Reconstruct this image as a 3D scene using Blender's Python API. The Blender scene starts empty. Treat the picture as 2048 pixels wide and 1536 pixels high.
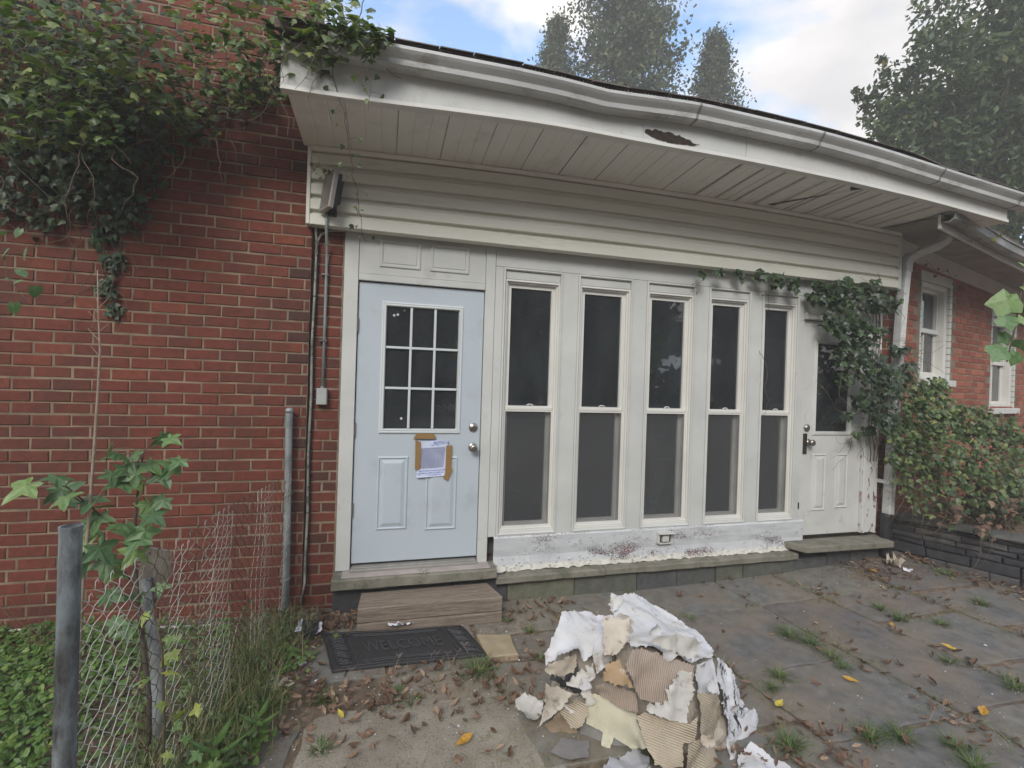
import bpy, math, random
from mathutils import Vector, Matrix, noise, geometry
sc = bpy.context.scene
COL = sc.collection
R = math.radians

# ------------------------------------------------------------------ camera
cam_d = bpy.data.cameras.new("camera"); cam = bpy.data.objects.new("camera", cam_d); COL.objects.link(cam)
cam_d.sensor_width = 36.0; cam_d.lens = 946.66 / 2048 * 36; cam_d.clip_start = 0.05; cam_d.clip_end = 800
yaw, pit, rol = R(15.05), R(-.17), R(1.81)
F = Vector((math.sin(yaw)*math.cos(pit), math.cos(yaw)*math.cos(pit), math.sin(pit)))
Rt = F.cross(Vector((0, 0, 1))).normalized(); Up = Rt.cross(F)
R2 = math.cos(rol)*Rt + math.sin(rol)*Up; U2 = -math.sin(rol)*Rt + math.cos(rol)*Up
m = Matrix((R2, U2, -F)).transposed().to_4x4(); m.translation = Vector((0, -3.55, 1.75))
cam.matrix_world = m
sc.camera = cam

# ------------------------------------------------------------------ sky, sun, exposure
SUN_EL, SUN_AZ = R(36), R(208)
world = bpy.data.worlds.new("World"); sc.world = world; world.use_nodes = True
nt = world.node_tree; nt.nodes.clear()
def N(nt, t, **k):
    n = nt.nodes.new(t)
    for a, b in k.items(): setattr(n, a, b)
    return n
out = N(nt, 'ShaderNodeOutputWorld'); bg = N(nt, 'ShaderNodeBackground'); bg.inputs[1].default_value = .15
sky = N(nt, 'ShaderNodeTexSky', sky_type='NISHITA', sun_disc=False); sky.sun_elevation = SUN_EL; sky.sun_rotation = SUN_AZ
sky.air_density = 1.5; sky.dust_density = .1; sky.ozone_density = 4
tc = N(nt, 'ShaderNodeTexCoord'); mp = N(nt, 'ShaderNodeMapping'); mp.inputs['Scale'].default_value = (1, 1, 2.2); mp.inputs['Location'].default_value = (.35, .1, .42)
n1 = N(nt, 'ShaderNodeTexNoise'); n1.inputs['Scale'].default_value = 1.9; n1.inputs['Detail'].default_value = 7; n1.inputs['Roughness'].default_value = .52; n1.inputs['Distortion'].default_value = .25
n2 = N(nt, 'ShaderNodeTexNoise'); n2.inputs['Scale'].default_value = 2.6; n2.inputs['Detail'].default_value = 5
r1 = N(nt, 'ShaderNodeValToRGB'); r1.color_ramp.elements[0].position = .38; r1.color_ramp.elements[1].position = .49
r2 = N(nt, 'ShaderNodeValToRGB'); r2.color_ramp.elements[0].position = .32; r2.color_ramp.elements[0].color = (2.5, 2.45, 2.5, 1); r2.color_ramp.elements[1].position = .66; r2.color_ramp.elements[1].color = (4.4, 4.25, 4.15, 1)
mx = N(nt, 'ShaderNodeMix', data_type='RGBA')
L = nt.links.new
L(tc.outputs['Generated'], mp.inputs['Vector']); L(mp.outputs[0], n1.inputs['Vector']); L(mp.outputs[0], n2.inputs['Vector'])
L(n1.outputs[0], r1.inputs[0]); L(n2.outputs[0], r2.inputs[0]); L(r1.outputs[0], mx.inputs['Factor'])
L(sky.outputs[0], mx.inputs[6]); L(r2.outputs[0], mx.inputs[7]); L(mx.outputs[2], bg.inputs[0]); L(bg.outputs[0], out.inputs[0])
sun_d = bpy.data.lights.new("sun", 'SUN'); sun_d.energy = 1.5; sun_d.angle = R(26); sun_d.color = (1, .95, .88)
sun = bpy.data.objects.new("sun", sun_d); COL.objects.link(sun)
sdir = Vector((math.sin(SUN_AZ)*math.cos(SUN_EL), math.cos(SUN_AZ)*math.cos(SUN_EL), math.sin(SUN_EL)))
sun.rotation_euler = sdir.to_track_quat('Z', 'Y').to_euler()
sc.view_settings.view_transform = 'Standard'; sc.view_settings.look = 'None'; sc.view_settings.gamma = 1
sc.view_settings.use_curve_mapping = False; sc.view_settings.exposure = 1.1
sc.render.engine = 'CYCLES'
sc.cycles.max_bounces = 8; sc.cycles.diffuse_bounces = 5; sc.cycles.glossy_bounces = 3; sc.cycles.transparent_max_bounces = 12
sc.cycles.volume_bounces = 1; sc.cycles.use_denoising = True
sc.cycles.caustics_reflective = False; sc.cycles.caustics_refractive = False

# ------------------------------------------------------------------ helpers
def ground_z(x, y):
    k = math.exp(min(0, y)/.9) if y < 0 else 1
    b = min(.12, .012*(x-1.6)**2) * k
    return .075 + b
class MB:
    def __init__(s): s.v = []; s.f = []; s.t = []
    def add(s, vs, fs, tone=.5, M=None):
        o = len(s.v)
        if M is not None: vs = [M @ Vector(p) for p in vs]
        s.v += [tuple(p) for p in vs]; s.f += [tuple(i+o for i in f) for f in fs]
        s.t += [tone]*len(vs) if not isinstance(tone, list) else tone
    def box(s, x0, x1, y0, y1, z0, z1, b=0, tone=.5, M=None, ax='y'):
        """box whose face towards -Y (or +Z with ax='z') is chamfered by b"""
        if b <= 0:
            vs = [(x, y, z) for x in (x0, x1) for y in (y0, y1) for z in (z0, z1)]
            s.add(vs, [(0,1,3,2),(4,6,7,5),(0,4,5,1),(2,3,7,6),(0,2,6,4),(1,5,7,3)], tone, M); return
        if ax == 'y':
            A = [(x0,y1,z0),(x1,y1,z0),(x1,y1,z1),(x0,y1,z1)]; B = [(x,y0+b,z) for x,_,z in A]
            C = [(x0+b,y0,z0+b),(x1-b,y0,z0+b),(x1-b,y0,z1-b),(x0+b,y0,z1-b)]
            s.add(A+B+C, [(3,2,1,0)]+[(i,(i+1)%4,(i+1)%4+4,i+4) for i in range(4)]+[(i+4,(i+1)%4+4,(i+1)%4+8,i+8) for i in range(4)]+[(8,9,10,11)], tone, M)
        else:
            A = [(x0,y0,z0),(x1,y0,z0),(x1,y1,z0),(x0,y1,z0)]; B = [(x,y,z1-b) for x,y,_ in A]
            C = [(x0+b,y0+b,z1),(x1-b,y0+b,z1),(x1-b,y1-b,z1),(x0+b,y1-b,z1)]
            s.add(A+B+C, [(3,2,1,0)]+[(i,(i+1)%4,(i+1)%4+4,i+4) for i in range(4)]+[(i+4,(i+1)%4+4,(i+1)%4+8,i+8) for i in range(4)]+[(8,9,10,11)], tone, M)
    def ring(s, x0, x1, z0, z1, prof, fill=False, tone=.5, M=None):
        """nested rectangles: prof = [(inset, y), ...]; loft between them"""
        vs = []
        for i, y in prof: vs += [(x0+i,y,z0+i),(x1-i,y,z0+i),(x1-i,y,z1-i),(x0+i,y,z1-i)]
        fs = []
        for k in range(len(prof)-1):
            a = 4*k
            fs += [(a+j, a+(j+1)%4, a+4+(j+1)%4, a+4+j) for j in range(4)]
        if fill: a = 4*(len(prof)-1); fs.append((a, a+1, a+2, a+3))
        s.add(vs, fs, tone, M)
    def sweep(s, prof, xs, fn, cap=True, tone=.5, M=None, closed=True):
        """profile of (y,z) carried along x; fn(x,y,z) gives the bent point"""
        n = len(prof); vs = []; fs = []
        for x in xs: vs += [fn(x, y, z) for y, z in prof]
        for k in range(len(xs)-1):
            for j in range(n if closed else n-1):
                a = k*n+j; b = k*n+(j+1) % n; fs.append((a, b, b+n, a+n))
        if cap and closed: fs += [tuple(range(n)), tuple(range((len(xs)-1)*n+n-1, (len(xs)-1)*n-1, -1))]
        s.add(vs, fs, tone, M)
    def tube(s, pts, r, n=6, tone=.5, cap=True, M=None):
        pts = [Vector(p) for p in pts]; k = len(pts)
        rs = r if isinstance(r, (list, tuple)) else [r]*k
        vs = []; fs = []; prev = None
        for i, p in enumerate(pts):
            d = (pts[min(i+1, k-1)]-pts[max(i-1, 0)])
            d = d.normalized() if d.length > 1e-9 else Vector((0, 0, 1))
            if prev is None:
                u = d.cross(Vector((0, 0, 1)) if abs(d.z) < .9 else Vector((1, 0, 0))).normalized()
            else:
                u = prev - d*prev.dot(d); u = u.normalized() if u.length > 1e-6 else d.orthogonal().normalized()
            prev = u; w = d.cross(u)
            for j in range(n):
                a = 2*math.pi*j/n; vs.append(p + (u*math.cos(a)+w*math.sin(a))*rs[i])
        for i in range(k-1):
            for j in range(n): fs.append((i*n+j, i*n+(j+1) % n, (i+1)*n+(j+1) % n, (i+1)*n+j))
        if cap and n > 2: fs += [tuple(range(n-1, -1, -1)), tuple(range((k-1)*n, k*n))]
        s.add(vs, fs, tone, M)
    def lathe(s, prof, c, axis='-y', n=16, tone=.5):
        vs = []; fs = []
        for r, h in prof:
            for j in range(n):
                a = 2*math.pi*j/n
                if axis == '-y': vs.append((c[0]+r*math.cos(a), c[1]-h, c[2]+r*math.sin(a)))
                else: vs.append((c[0]+r*math.cos(a), c[1]+r*math.sin(a), c[2]+h))
        for i in range(len(prof)-1):
            for j in range(n): fs.append((i*n+j, i*n+(j+1) % n, (i+1)*n+(j+1) % n, (i+1)*n+j))
        fs += [tuple(range(n-1, -1, -1)), tuple(range((len(prof)-1)*n, len(prof)*n))]
        s.add(vs, fs, tone)
    def mesh(s, name, mat, smooth=False, tones=False):
        me = bpy.data.meshes.new(name); me.from_pydata(s.v, [], s.f)
        if mat: me.materials.append(mat)
        if tones:
            at = me.attributes.new("tone", 'FLOAT', 'POINT'); at.data.foreach_set('value', s.t)
        if smooth: me.polygons.foreach_set('use_smooth', [True]*len(me.polygons))
        me.update(); return me
    def build(s, name, mat, parent=None, smooth=False, tones=False, bevel=0):
        o = bpy.data.objects.new(name, s.mesh(name, mat, smooth, tones)); link(o, parent)
        if bevel:
            b = o.modifiers.new('bevel', 'BEVEL'); b.width = bevel; b.segments = 2; b.limit_method = 'ANGLE'; b.angle_limit = R(35)
        return o
BASE = {}
def link(o, parent=None):
    COL.objects.link(o)
    if parent is not None:
        o.parent = parent
        b = BASE.get(parent.name)
        if b is not None: o.location = Vector(o.location) - b
def thing(name, label, cat, loc=(0, 0, 0), group=None):
    o = bpy.data.objects.new(name, None); COL.objects.link(o); o.location = loc; o.empty_display_size = .1
    BASE[o.name] = Vector(loc); o['label'] = label; o['category'] = cat
    if group: o['group'] = group
    return o
def tag(o, label, cat, group=None):
    o['label'] = label; o['category'] = cat
    if group: o['group'] = group
    return o
def struct(o): o['kind'] = 'structure'; return o
def stuff(o): o['kind'] = 'stuff'; return o
def inst(name, me, M, parent):
    o = bpy.data.objects.new(name, me); COL.objects.link(o); o.parent = parent
    b = BASE.get(parent.name); M = M.copy()
    if b is not None: M.translation = M.translation - b
    o.matrix_local = M
    return o

# ------------------------------------------------------------------ materials
def nodes(name):
    m = bpy.data.materials.new(name); m.use_nodes = True
    nt = m.node_tree; b = nt.nodes['Principled BSDF']
    return m, nt, b, nt.links.new
def pos(nt, sc=(1, 1, 1), rot=(0, 0, 0), obj=False):
    g = N(nt, 'ShaderNodeTexCoord') if obj else N(nt, 'ShaderNodeNewGeometry')
    mp = N(nt, 'ShaderNodeMapping'); mp.inputs['Scale'].default_value = sc; mp.inputs['Rotation'].default_value = rot
    nt.links.new(g.outputs['Object' if obj else 'Position'], mp.inputs['Vector']); return mp.outputs[0]
def noi(nt, vec, s, d=4, r=.55, dist=0):
    n = N(nt, 'ShaderNodeTexNoise'); n.inputs['Scale'].default_value = s; n.inputs['Detail'].default_value = d
    n.inputs['Roughness'].default_value = r; n.inputs['Distortion'].default_value = dist
    nt.links.new(vec, n.inputs['Vector']); return n.outputs[0]
def ramp(nt, fac, stops):
    r = N(nt, 'ShaderNodeValToRGB'); e = r.color_ramp.elements
    while len(e) < len(stops): e.new(.5)
    for i, (p, c) in enumerate(stops):
        e[i].position = p; e[i].color = (c[0], c[1], c[2], 1) if isinstance(c, (tuple, list)) else (c, c, c, 1)
    nt.links.new(fac, r.inputs[0]); return r.outputs[0]
def mix(nt, f, a, b, mode='MIX'):
    n = N(nt, 'ShaderNodeMix', data_type='RGBA', blend_type=mode)
    for i, v in ((0, f), (6, a), (7, b)):
        if hasattr(v, 'links'): nt.links.new(v, n.inputs[i])
        else: n.inputs[i].default_value = v if i == 0 else (v[0], v[1], v[2], 1)
    return n.outputs[2]
def bump(nt, b, h, st=.3, dist=.01):
    n = N(nt, 'ShaderNodeBump'); n.inputs['Strength'].default_value = st; n.inputs['Distance'].default_value = dist
    nt.links.new(h, n.inputs['Height']); nt.links.new(n.outputs[0], b.inputs['Normal'])
def attr(nt, name='tone'):
    a = N(nt, 'ShaderNodeAttribute'); a.attribute_name = name; return a.outputs['Fac']
def plain(name, c1, c2=None, s=8, rough=.6, metal=0, bs=60, bst=.15, sc=(1, 1, 1), lo=.35, hi=.65, dirt=None, dl=(.5, .72), ds=3):
    m, nt, b, L = nodes(name); p = pos(nt, sc)
    c2 = c2 or tuple(v*.82 for v in c1)
    col = ramp(nt, noi(nt, p, s, 6), [(lo, c1), (hi, c2)])
    if dirt:
        col = mix(nt, ramp(nt, noi(nt, p, ds, 9, .7), [(dl[0], 0.), (dl[1], 1.)]), col, dirt)
    L(col, b.inputs['Base Color']); b.inputs['Roughness'].default_value = rough; b.inputs['Metallic'].default_value = metal
    if bst: bump(nt, b, noi(nt, p, bs, 4), bst, .004)
    return m
def toned(name, stops, rough=.8, s=25, amt=.35, bs=90, bst=.35, dirt=None, ds=2.5, dl=(.5, .7), sc=(1, 1, 1), bd=.004):
    """colour from the piece's own tone, grain from noise"""
    m, nt, b, L = nodes(name); p = pos(nt, sc)
    base = ramp(nt, attr(nt), stops)
    g = ramp(nt, noi(nt, p, s, 7, .65), [(.3, (1-amt,)*3), (.7, (1+amt*.6,)*3)])
    col = mix(nt, 1., base, g, 'MULTIPLY')
    if dirt: col = mix(nt, ramp(nt, noi(nt, p, ds, 9, .65), [(dl[0], 0.), (dl[1], .85)]), col, dirt)
    L(col, b.inputs['Base Color']); b.inputs['Roughness'].default_value = rough
    bump(nt, b, noi(nt, p, bs, 5, .7), bst, bd)
    return m
def leafmat(name, stops, rough=.42, trans=.25):
    m, nt, b, L = nodes(name); p = pos(nt)
    base = ramp(nt, attr(nt), stops)
    g = ramp(nt, noi(nt, p, 55, 4), [(.3, (.75,)*3), (.7, (1.2,)*3)])
    col = mix(nt, 1., base, g, 'MULTIPLY'); L(col, b.inputs['Base Color'])
    b.inputs['Roughness'].default_value = rough
    t = N(nt, 'ShaderNodeBsdfTranslucent'); L(mix(nt, 1., col, (1.2, 1.5, .5), 'MULTIPLY'), t.inputs[0])
    ms = N(nt, 'ShaderNodeMixShader'); ms.inputs[0].default_value = trans
    o = nt.nodes['Material Output']; L(b.outputs[0], ms.inputs[1]); L(t.outputs[0], ms.inputs[2]); L(ms.outputs[0], o.inputs[0])
    return m
BRK = [(0, (.070, .027, .021)), (.2, (.122, .032, .021)), (.6, (.158, .038, .023)), (.85, (.192, .050, .027)), (1, (.24, .076, .037))]
m_brick = toned('red_brick', BRK, .85, 30, .3, 120, .5, dirt=(.05, .027, .022), ds=1.9, dl=(.46, .8))
m_brick_or = toned('orange_brick', [(0, (.20, .055, .035)), (.5, (.30, .088, .05)), (1, (.38, .13, .075))], .85, 30, .3, 120, .5)
m_mortar = plain('mortar', (.29, .225, .155), (.16, .125, .09), 7, .95, bs=200, bst=.5, dirt=(.12, .09, .07), dl=(.5, .8))
m_white = plain('white_paint', (.60, .615, .60), (.52, .535, .52), 2.2, .5, bs=45, bst=.12, dirt=(.36, .36, .33), dl=(.58, .82), ds=5)
m_whited = plain('weathered_white_paint', (.62, .63, .61), (.55, .56, .54), 3, .6, bs=50, bst=.25, dirt=(.34, .33, .30), dl=(.57, .85), ds=9)
m_vinyl = plain('white_vinyl', (.70, .70, .665), (.64, .64, .61), 3, .38, bst=.04)
m_door = plain('pale_blue_door_paint', (.49, .56, .615), (.47, .535, .59), 1.5, .38, bs=160, bst=.05, dirt=(.34, .37, .37), dl=(.54, .9), ds=3.2)
m_doortrim = plain('glossy_white_lite_frame', (.62, .67, .69), (.60, .64, .66), 3, .3, bst=0)
m_siding = plain('cream_vinyl_siding', (.70, .70, .62), (.64, .64, .565), 2.5, .45, sc=(.6, 1, 3), bs=35, bst=.1, dirt=(.45, .44, .38), dl=(.58, .85), ds=4)
m_slot = plain('soffit_slot_grey', (.36, .35, .33), None, 30, .7)
m_soffit = plain('beige_soffit', (.80, .79, .75), (.75, .74, .70), 2, .5, bst=.08, dirt=(.50, .48, .44), dl=(.55, .85), ds=3)
m_gutter = plain('gutter_aluminium', (.58, .60, .60), (.45, .46, .46), 3, .4, sc=(.7, 1, 2.5), bst=.08, dirt=(.18, .16, .15), dl=(.55, .74), ds=3.5)
m_dark = plain('dark_rot', (.035, .022, .016), (.015, .01, .01), 30, .95, bs=80, bst=.6)
m_sealant = plain('dark_sealant', (.27, .265, .25), None, 30, .7)
m_galv = plain('galvanised_steel', (.34, .38, .39), (.25, .28, .29), 12, .5, .35, bs=120, bst=.2, sc=(1, 1, .5), dirt=(.12, .12, .11), dl=(.5, .72), ds=7)
m_rustpost = plain('blackened_steel_pipe', (.33, .375, .40), (.22, .26, .28), 9, .6, .2, bs=90, bst=.3, sc=(1, 1, .35), dirt=(.045, .045, .045), dl=(.45, .62), ds=5)
m_wire = toned('galvanised_wire', [(0, (.07, .04, .025)), (.45, (.13, .08, .055)), (.6, (.4, .4, .38)), (1, (.6, .6, .57))], .5, 9, .3, 60, .1)
m_steel = plain('brushed_nickel', (.42, .39, .35), (.3, .28, .25), 20, .28, .9, bst=0)
m_conduit = plain('grey_conduit', (.33, .37, .38), (.25, .28, .29), 14, .5, .3, bst=.1)
m_cable = plain('weathered_cable', (.38, .36, .32), (.2, .19, .18), 8, .6, dirt=(.06, .055, .05), dl=(.5, .62), ds=9)
m_slate = toned('slate', [(0, (.10, .097, .102)), (.3, (.14, .136, .137)), (.6, (.178, .178, .168)), (.8, (.21, .205, .175)), (1, (.27, .25, .21))], .78, 11, .42, 130, .8, dirt=(.24, .19, .135), ds=2.6, dl=(.40, .72), bd=.006)
m_stone = toned('foundation_stone', [(0, (.05, .052, .06)), (.35, (.085, .088, .09)), (.65, (.125, .13, .10)), (1, (.19, .19, .13))], .85, 14, .35, 60, .6)
m_ledge = plain('mossy_ledge_stone', (.24, .225, .185), (.165, .16, .125), 7, .85, bs=55, bst=.7, dirt=(.09, .093, .062), dl=(.5, .68), ds=6)
m_drystone = toned('dark_ledgestone', [(0, (.028, .029, .038)), (.5, (.06, .06, .068)), (1, (.11, .105, .10))], .85, 16, .4, 60, .8)
m_timber = None
def wood(name, c1, c2, c3, sc):
    m, nt, b, L = nodes(name); p = pos(nt, sc)
    g = noi(nt, p, 3.2, 9, .7, .6); g2 = noi(nt, pos(nt, tuple(v*2.7 for v in sc)), 9, 5)
    col = ramp(nt, g, [(.28, c1), (.5, c2), (.72, c3)])
    col = mix(nt, ramp(nt, g2, [(.35, .5), (.6, 0.)]), col, c1)
    L(col, b.inputs['Base Color']); b.inputs['Roughness'].default_value = .85; bump(nt, b, g, .6, .006); return m
m_timber = wood('weathered_timber', (.09, .068, .052), (.25, .20, .155), (.37, .32, .265), (1.2, 14, 22))
m_board = wood('grey_fence_board', (.12, .10, .08), (.3, .27, .22), (.42, .39, .33), (9, 9, 1.5))
m_soil = plain('leafy_soil', (.09, .066, .048), (.17, .125, .09), 14, .95, bs=70, bst=1., dirt=(.24, .175, .12), dl=(.48, .62), ds=22)
m_conc = None
def concrete():
    m, nt, b, L = nodes('exposed_aggregate_concrete'); p = pos(nt)
    v = N(nt, 'ShaderNodeTexVoronoi'); v.inputs['Scale'].default_value = 150; L(p, v.inputs['Vector'])
    c = mix(nt, ramp(nt, noi(nt, p, 4, 7), [(.4, 0.), (.65, 1.)]), (.22, .19, .15), (.32, .29, .235))
    c = mix(nt, ramp(nt, v.outputs['Distance'], [(.12, .8), (.3, 0.)]), c, (.42, .39, .33))
    c = mix(nt, ramp(nt, noi(nt, p, 90, 4), [(.55, 0.), (.7, .7)]), c, (.08, .075, .065))
    L(c, b.inputs['Base Color']); b.inputs['Roughness'].default_value = .9; bump(nt, b, v.outputs['Distance'], .5, .004); return m
m_conc = concrete()
m_shingle = toned('asphalt_shingle', [(0, (.05, .042, .04)), (.5, (.13, .10, .09)), (1, (.22, .19, .175))], .95, 60, .4, 150, .6)
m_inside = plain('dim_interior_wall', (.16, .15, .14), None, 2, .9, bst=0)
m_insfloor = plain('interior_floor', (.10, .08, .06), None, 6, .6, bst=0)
m_rubber = plain('black_rubber', (.018, .018, .021), (.028, .028, .03), 40, .62, bs=260, bst=.6, dirt=(.05, .048, .042), dl=(.6, .8), ds=14)
m_rubberhi = plain('highlight_rubber', (.050, .050, .054), (.035, .035, .04), 30, .5, bst=.2)  # paler rubber; the relief's highlights are put into the colour
m_black = plain('black_plastic', (.02, .021, .024), None, 12, .55, bst=.1)
m_blackroof = plain('black_tar_paper', (.02, .02, .024), (.04, .04, .045), 30, .75, bs=60, bst=.5)
m_stem = plain('vine_stem', (.15, .115, .08), (.09, .065, .045), 30, .85, bs=60, bst=.4)
m_stemr = plain('reddish_stem', (.17, .09, .055), (.10, .07, .045), 30, .75, bst=.2)
m_deadst = plain('dead_stalk', (.36, .29, .23), (.25, .19, .15), 30, .85, bst=.3)
m_bark = plain('tree_bark', (.10, .085, .07), (.06, .05, .04), 9, .9, sc=(1, 1, .3), bs=14, bst=.9)
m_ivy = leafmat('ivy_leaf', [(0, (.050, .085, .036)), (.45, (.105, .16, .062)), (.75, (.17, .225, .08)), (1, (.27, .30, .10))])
m_ivyd = leafmat('dark_ivy_leaf', [(0, (.022, .040, .021)), (.6, (.052, .092, .042)), (.9, (.095, .15, .06)), (1, (.13, .05, .035))])  # darker copy of the ivy leaf; overhang shade is partly in the colour
m_gum = leafmat('sapling_leaf', [(0, (.065, .13, .06)), (.6, (.125, .225, .09)), (.9, (.20, .30, .09)), (1, (.36, .40, .09))], .45, .2)
m_clover = leafmat('ground_cover_leaf', [(0, (.04, .09, .02)), (.6, (.10, .19, .04)), (1, (.20, .30, .06))], .5, .2)
m_grass = leafmat('grass_blade', [(0, (.055, .10, .03)), (.5, (.11, .17, .05)), (.75, (.23, .24, .10)), (1, (.40, .33, .19))], .6, .2)
m_dry = leafmat('dry_leaf', [(0, (.065, .042, .032)), (.35, (.145, .088, .060)), (.7, (.25, .155, .105)), (.9, (.35, .245, .17)), (1, (.46, .36, .26))], .7, .1)
m_yel = leafmat('yellow_leaf', [(0, (.52, .27, .035)), (.5, (.60, .38, .06)), (1, (.60, .52, .09))], .55, .15)
m_tree = leafmat('tree_foliage', [(0, (.028, .05, .020)), (.5, (.066, .102, .036)), (.9, (.13, .17, .055)), (1, (.28, .20, .06))], .6, .2)
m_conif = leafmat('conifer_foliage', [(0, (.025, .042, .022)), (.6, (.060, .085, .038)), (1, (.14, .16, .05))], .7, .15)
m_paperw = plain('white_paper', (.74, .75, .80), (.62, .63, .68), 10, .8, bs=35, bst=.5, dirt=(.45, .40, .33), dl=(.6, .75), ds=9)
m_papers = plain('printed_paper', (.62, .68, .86), (.58, .64, .83), 10, .6, bst=.1)
m_tape = plain('brown_tape', (.30, .18, .072), (.27, .16, .06), 20, .45, bst=.1)
m_ink = plain('blue_ink', (.10, .18, .50), None, 20, .6, bst=0)
m_print = plain('black_print', (.30, .33, .48), None, 20, .6, bst=0)
def glass(name, tint=(.55, .6, .6), ior=1.5, rough=.0, dust_veil=.10):
    m, nt, b, L = nodes(name); nt.nodes.remove(b)
    t = N(nt, 'ShaderNodeBsdfTransparent'); t.inputs[0].default_value = (*tint, 1)
    d = N(nt, 'ShaderNodeBsdfDiffuse'); d.inputs[0].default_value = (.25, .29, .32, 1)  # diffuse dust layer; also puts soft reflection and lifted blacks into the colour
    g = N(nt, 'ShaderNodeBsdfGlossy'); g.inputs['Roughness'].default_value = rough; g.inputs[0].default_value = (1, 1, 1, 1)
    f = N(nt, 'ShaderNodeFresnel'); f.inputs[0].default_value = ior
    md = N(nt, 'ShaderNodeMixShader'); L(ramp(nt, noi(nt, pos(nt, (1.5, 1, .6)), 3.2, 7, .65), [(.3, dust_veil*.5), (.72, dust_veil*1.7)]), md.inputs[0]); L(t.outputs[0], md.inputs[1]); L(d.outputs[0], md.inputs[2])
    ms = N(nt, 'ShaderNodeMixShader'); L(f.outputs[0], ms.inputs[0]); L(md.outputs[0], ms.inputs[1]); L(g.outputs[0], ms.inputs[2])
    L(ms.outputs[0], nt.nodes['Material Output'].inputs[0]); return m
m_glass = glass('window_glass', (.50, .56, .60), 1.75, 0, .09)
def screenmat():
    m, nt, b, L = nodes('insect_screen'); b.inputs['Base Color'].default_value = (.088, .092, .097, 1); b.inputs['Roughness'].default_value = .8
    t = N(nt, 'ShaderNodeBsdfTransparent'); ms = N(nt, 'ShaderNodeMixShader')
    p = pos(nt); f = ramp(nt, noi(nt, p, 2.2, 5), [(.35, .42), (.7, .56)])
    L(f, ms.inputs[0]); L(t.outputs[0], ms.inputs[1]); L(b.outputs[0], ms.inputs[2]); L(ms.outputs[0], nt.nodes['Material Output'].inputs[0]); return m
m_screen = screenmat()
def peeling():
    m, nt, b, L = nodes('peeling_white_paint'); p = pos(nt, (.55, 1, 1.2))
    sx = N(nt, 'ShaderNodeSeparateXYZ'); L(pos(nt), sx.inputs[0])
    hz = N(nt, 'ShaderNodeMapRange'); L(sx.outputs['Z'], hz.inputs['Value']); hz.inputs['From Min'].default_value = .28; hz.inputs['From Max'].default_value = .56
    big = noi(nt, pos(nt, (.5, 1, 1.3)), 3.4, 3); fine = noi(nt, pos(nt, (.7, 1, 1.5)), 95, 8, .8)
    a = N(nt, 'ShaderNodeMath', operation='MULTIPLY'); L(ramp(nt, big, [(.45, 0.), (.60, .42)]), a.inputs[0]); L(ramp(nt, hz.outputs[0], [(.06, .55), (.18, 1.), (.6, .75), (1, .55)]), a.inputs[1])
    c = N(nt, 'ShaderNodeMath', operation='ADD'); L(a.outputs[0], c.inputs[0]); L(ramp(nt, fine, [(.28, 0.), (.70, 1.)]), c.inputs[1])
    mask = ramp(nt, c.outputs[0], [(.70, 0.), (.78, .92)]) if False else ramp(nt, c.outputs[0], [(.86, 0.), (.92, .95)])
    under = ramp(nt, noi(nt, pos(nt), 4, 5), [(.42, (.10, .085, .08)), (.56, (.17, .055, .06))])
    paint = ramp(nt, noi(nt, pos(nt, (1, 1, 3)), 5, 7), [(.35, (.50, .52, .54)), (.65, (.60, .62, .64))])
    low = mix(nt, ramp(nt, hz.outputs[0], [(.14, 1.), (.24, 0.)]), paint, (.70, .69, .63))
    L(mix(nt, mask, low, under), b.inputs['Base Color']); b.inputs['Roughness'].default_value = .6
    inv = N(nt, 'ShaderNodeMath', operation='SUBTRACT'); inv.inputs[0].default_value = 1; L(mask, inv.inputs[1])
    bump(nt, b, inv.outputs[0], .7, .003); return m
m_peel = peeling()
def peel2():
    m, nt, b, L = nodes('flaking_white_trim'); p = pos(nt, (1, 1, .35))
    f = ramp(nt, noi(nt, p, 22, 6, .6), [(.58, 0.), (.63, 1.)])
    L(mix(nt, f, (.64, .645, .63), (.13, .075, .055)), b.inputs['Base Color']); b.inputs['Roughness'].default_value = .65
    bump(nt, b, noi(nt, p, 30, 5), .5, .006); return m
m_peel2 = peel2()
# ================================================================== GROUND
rnd = random.Random(7)
g = MB()
xs = [-90, -40, -18, -8] + [-4+.5*i for i in range(21)] + [9, 14, 25, 50, 120]
ys = [-120, -60, -30, -15, -8] + [-5+.5*i for i in range(13)] + [4, 8, 20, 60, 140]
for y in ys:
    for x in xs: g.v.append((x, y, ground_z(x, y)-.014 if abs(x) < 9 and -6 < y < 3 else .05)); g.t.append(.5)
nx = len(xs)
for j in range(len(ys)-1):
    for i in range(nx-1): g.f.append((j*nx+i, j*nx+i+1, (j+1)*nx+i+1, (j+1)*nx+i))
struct(g.build('ground', m_soil, None, True))

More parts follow.
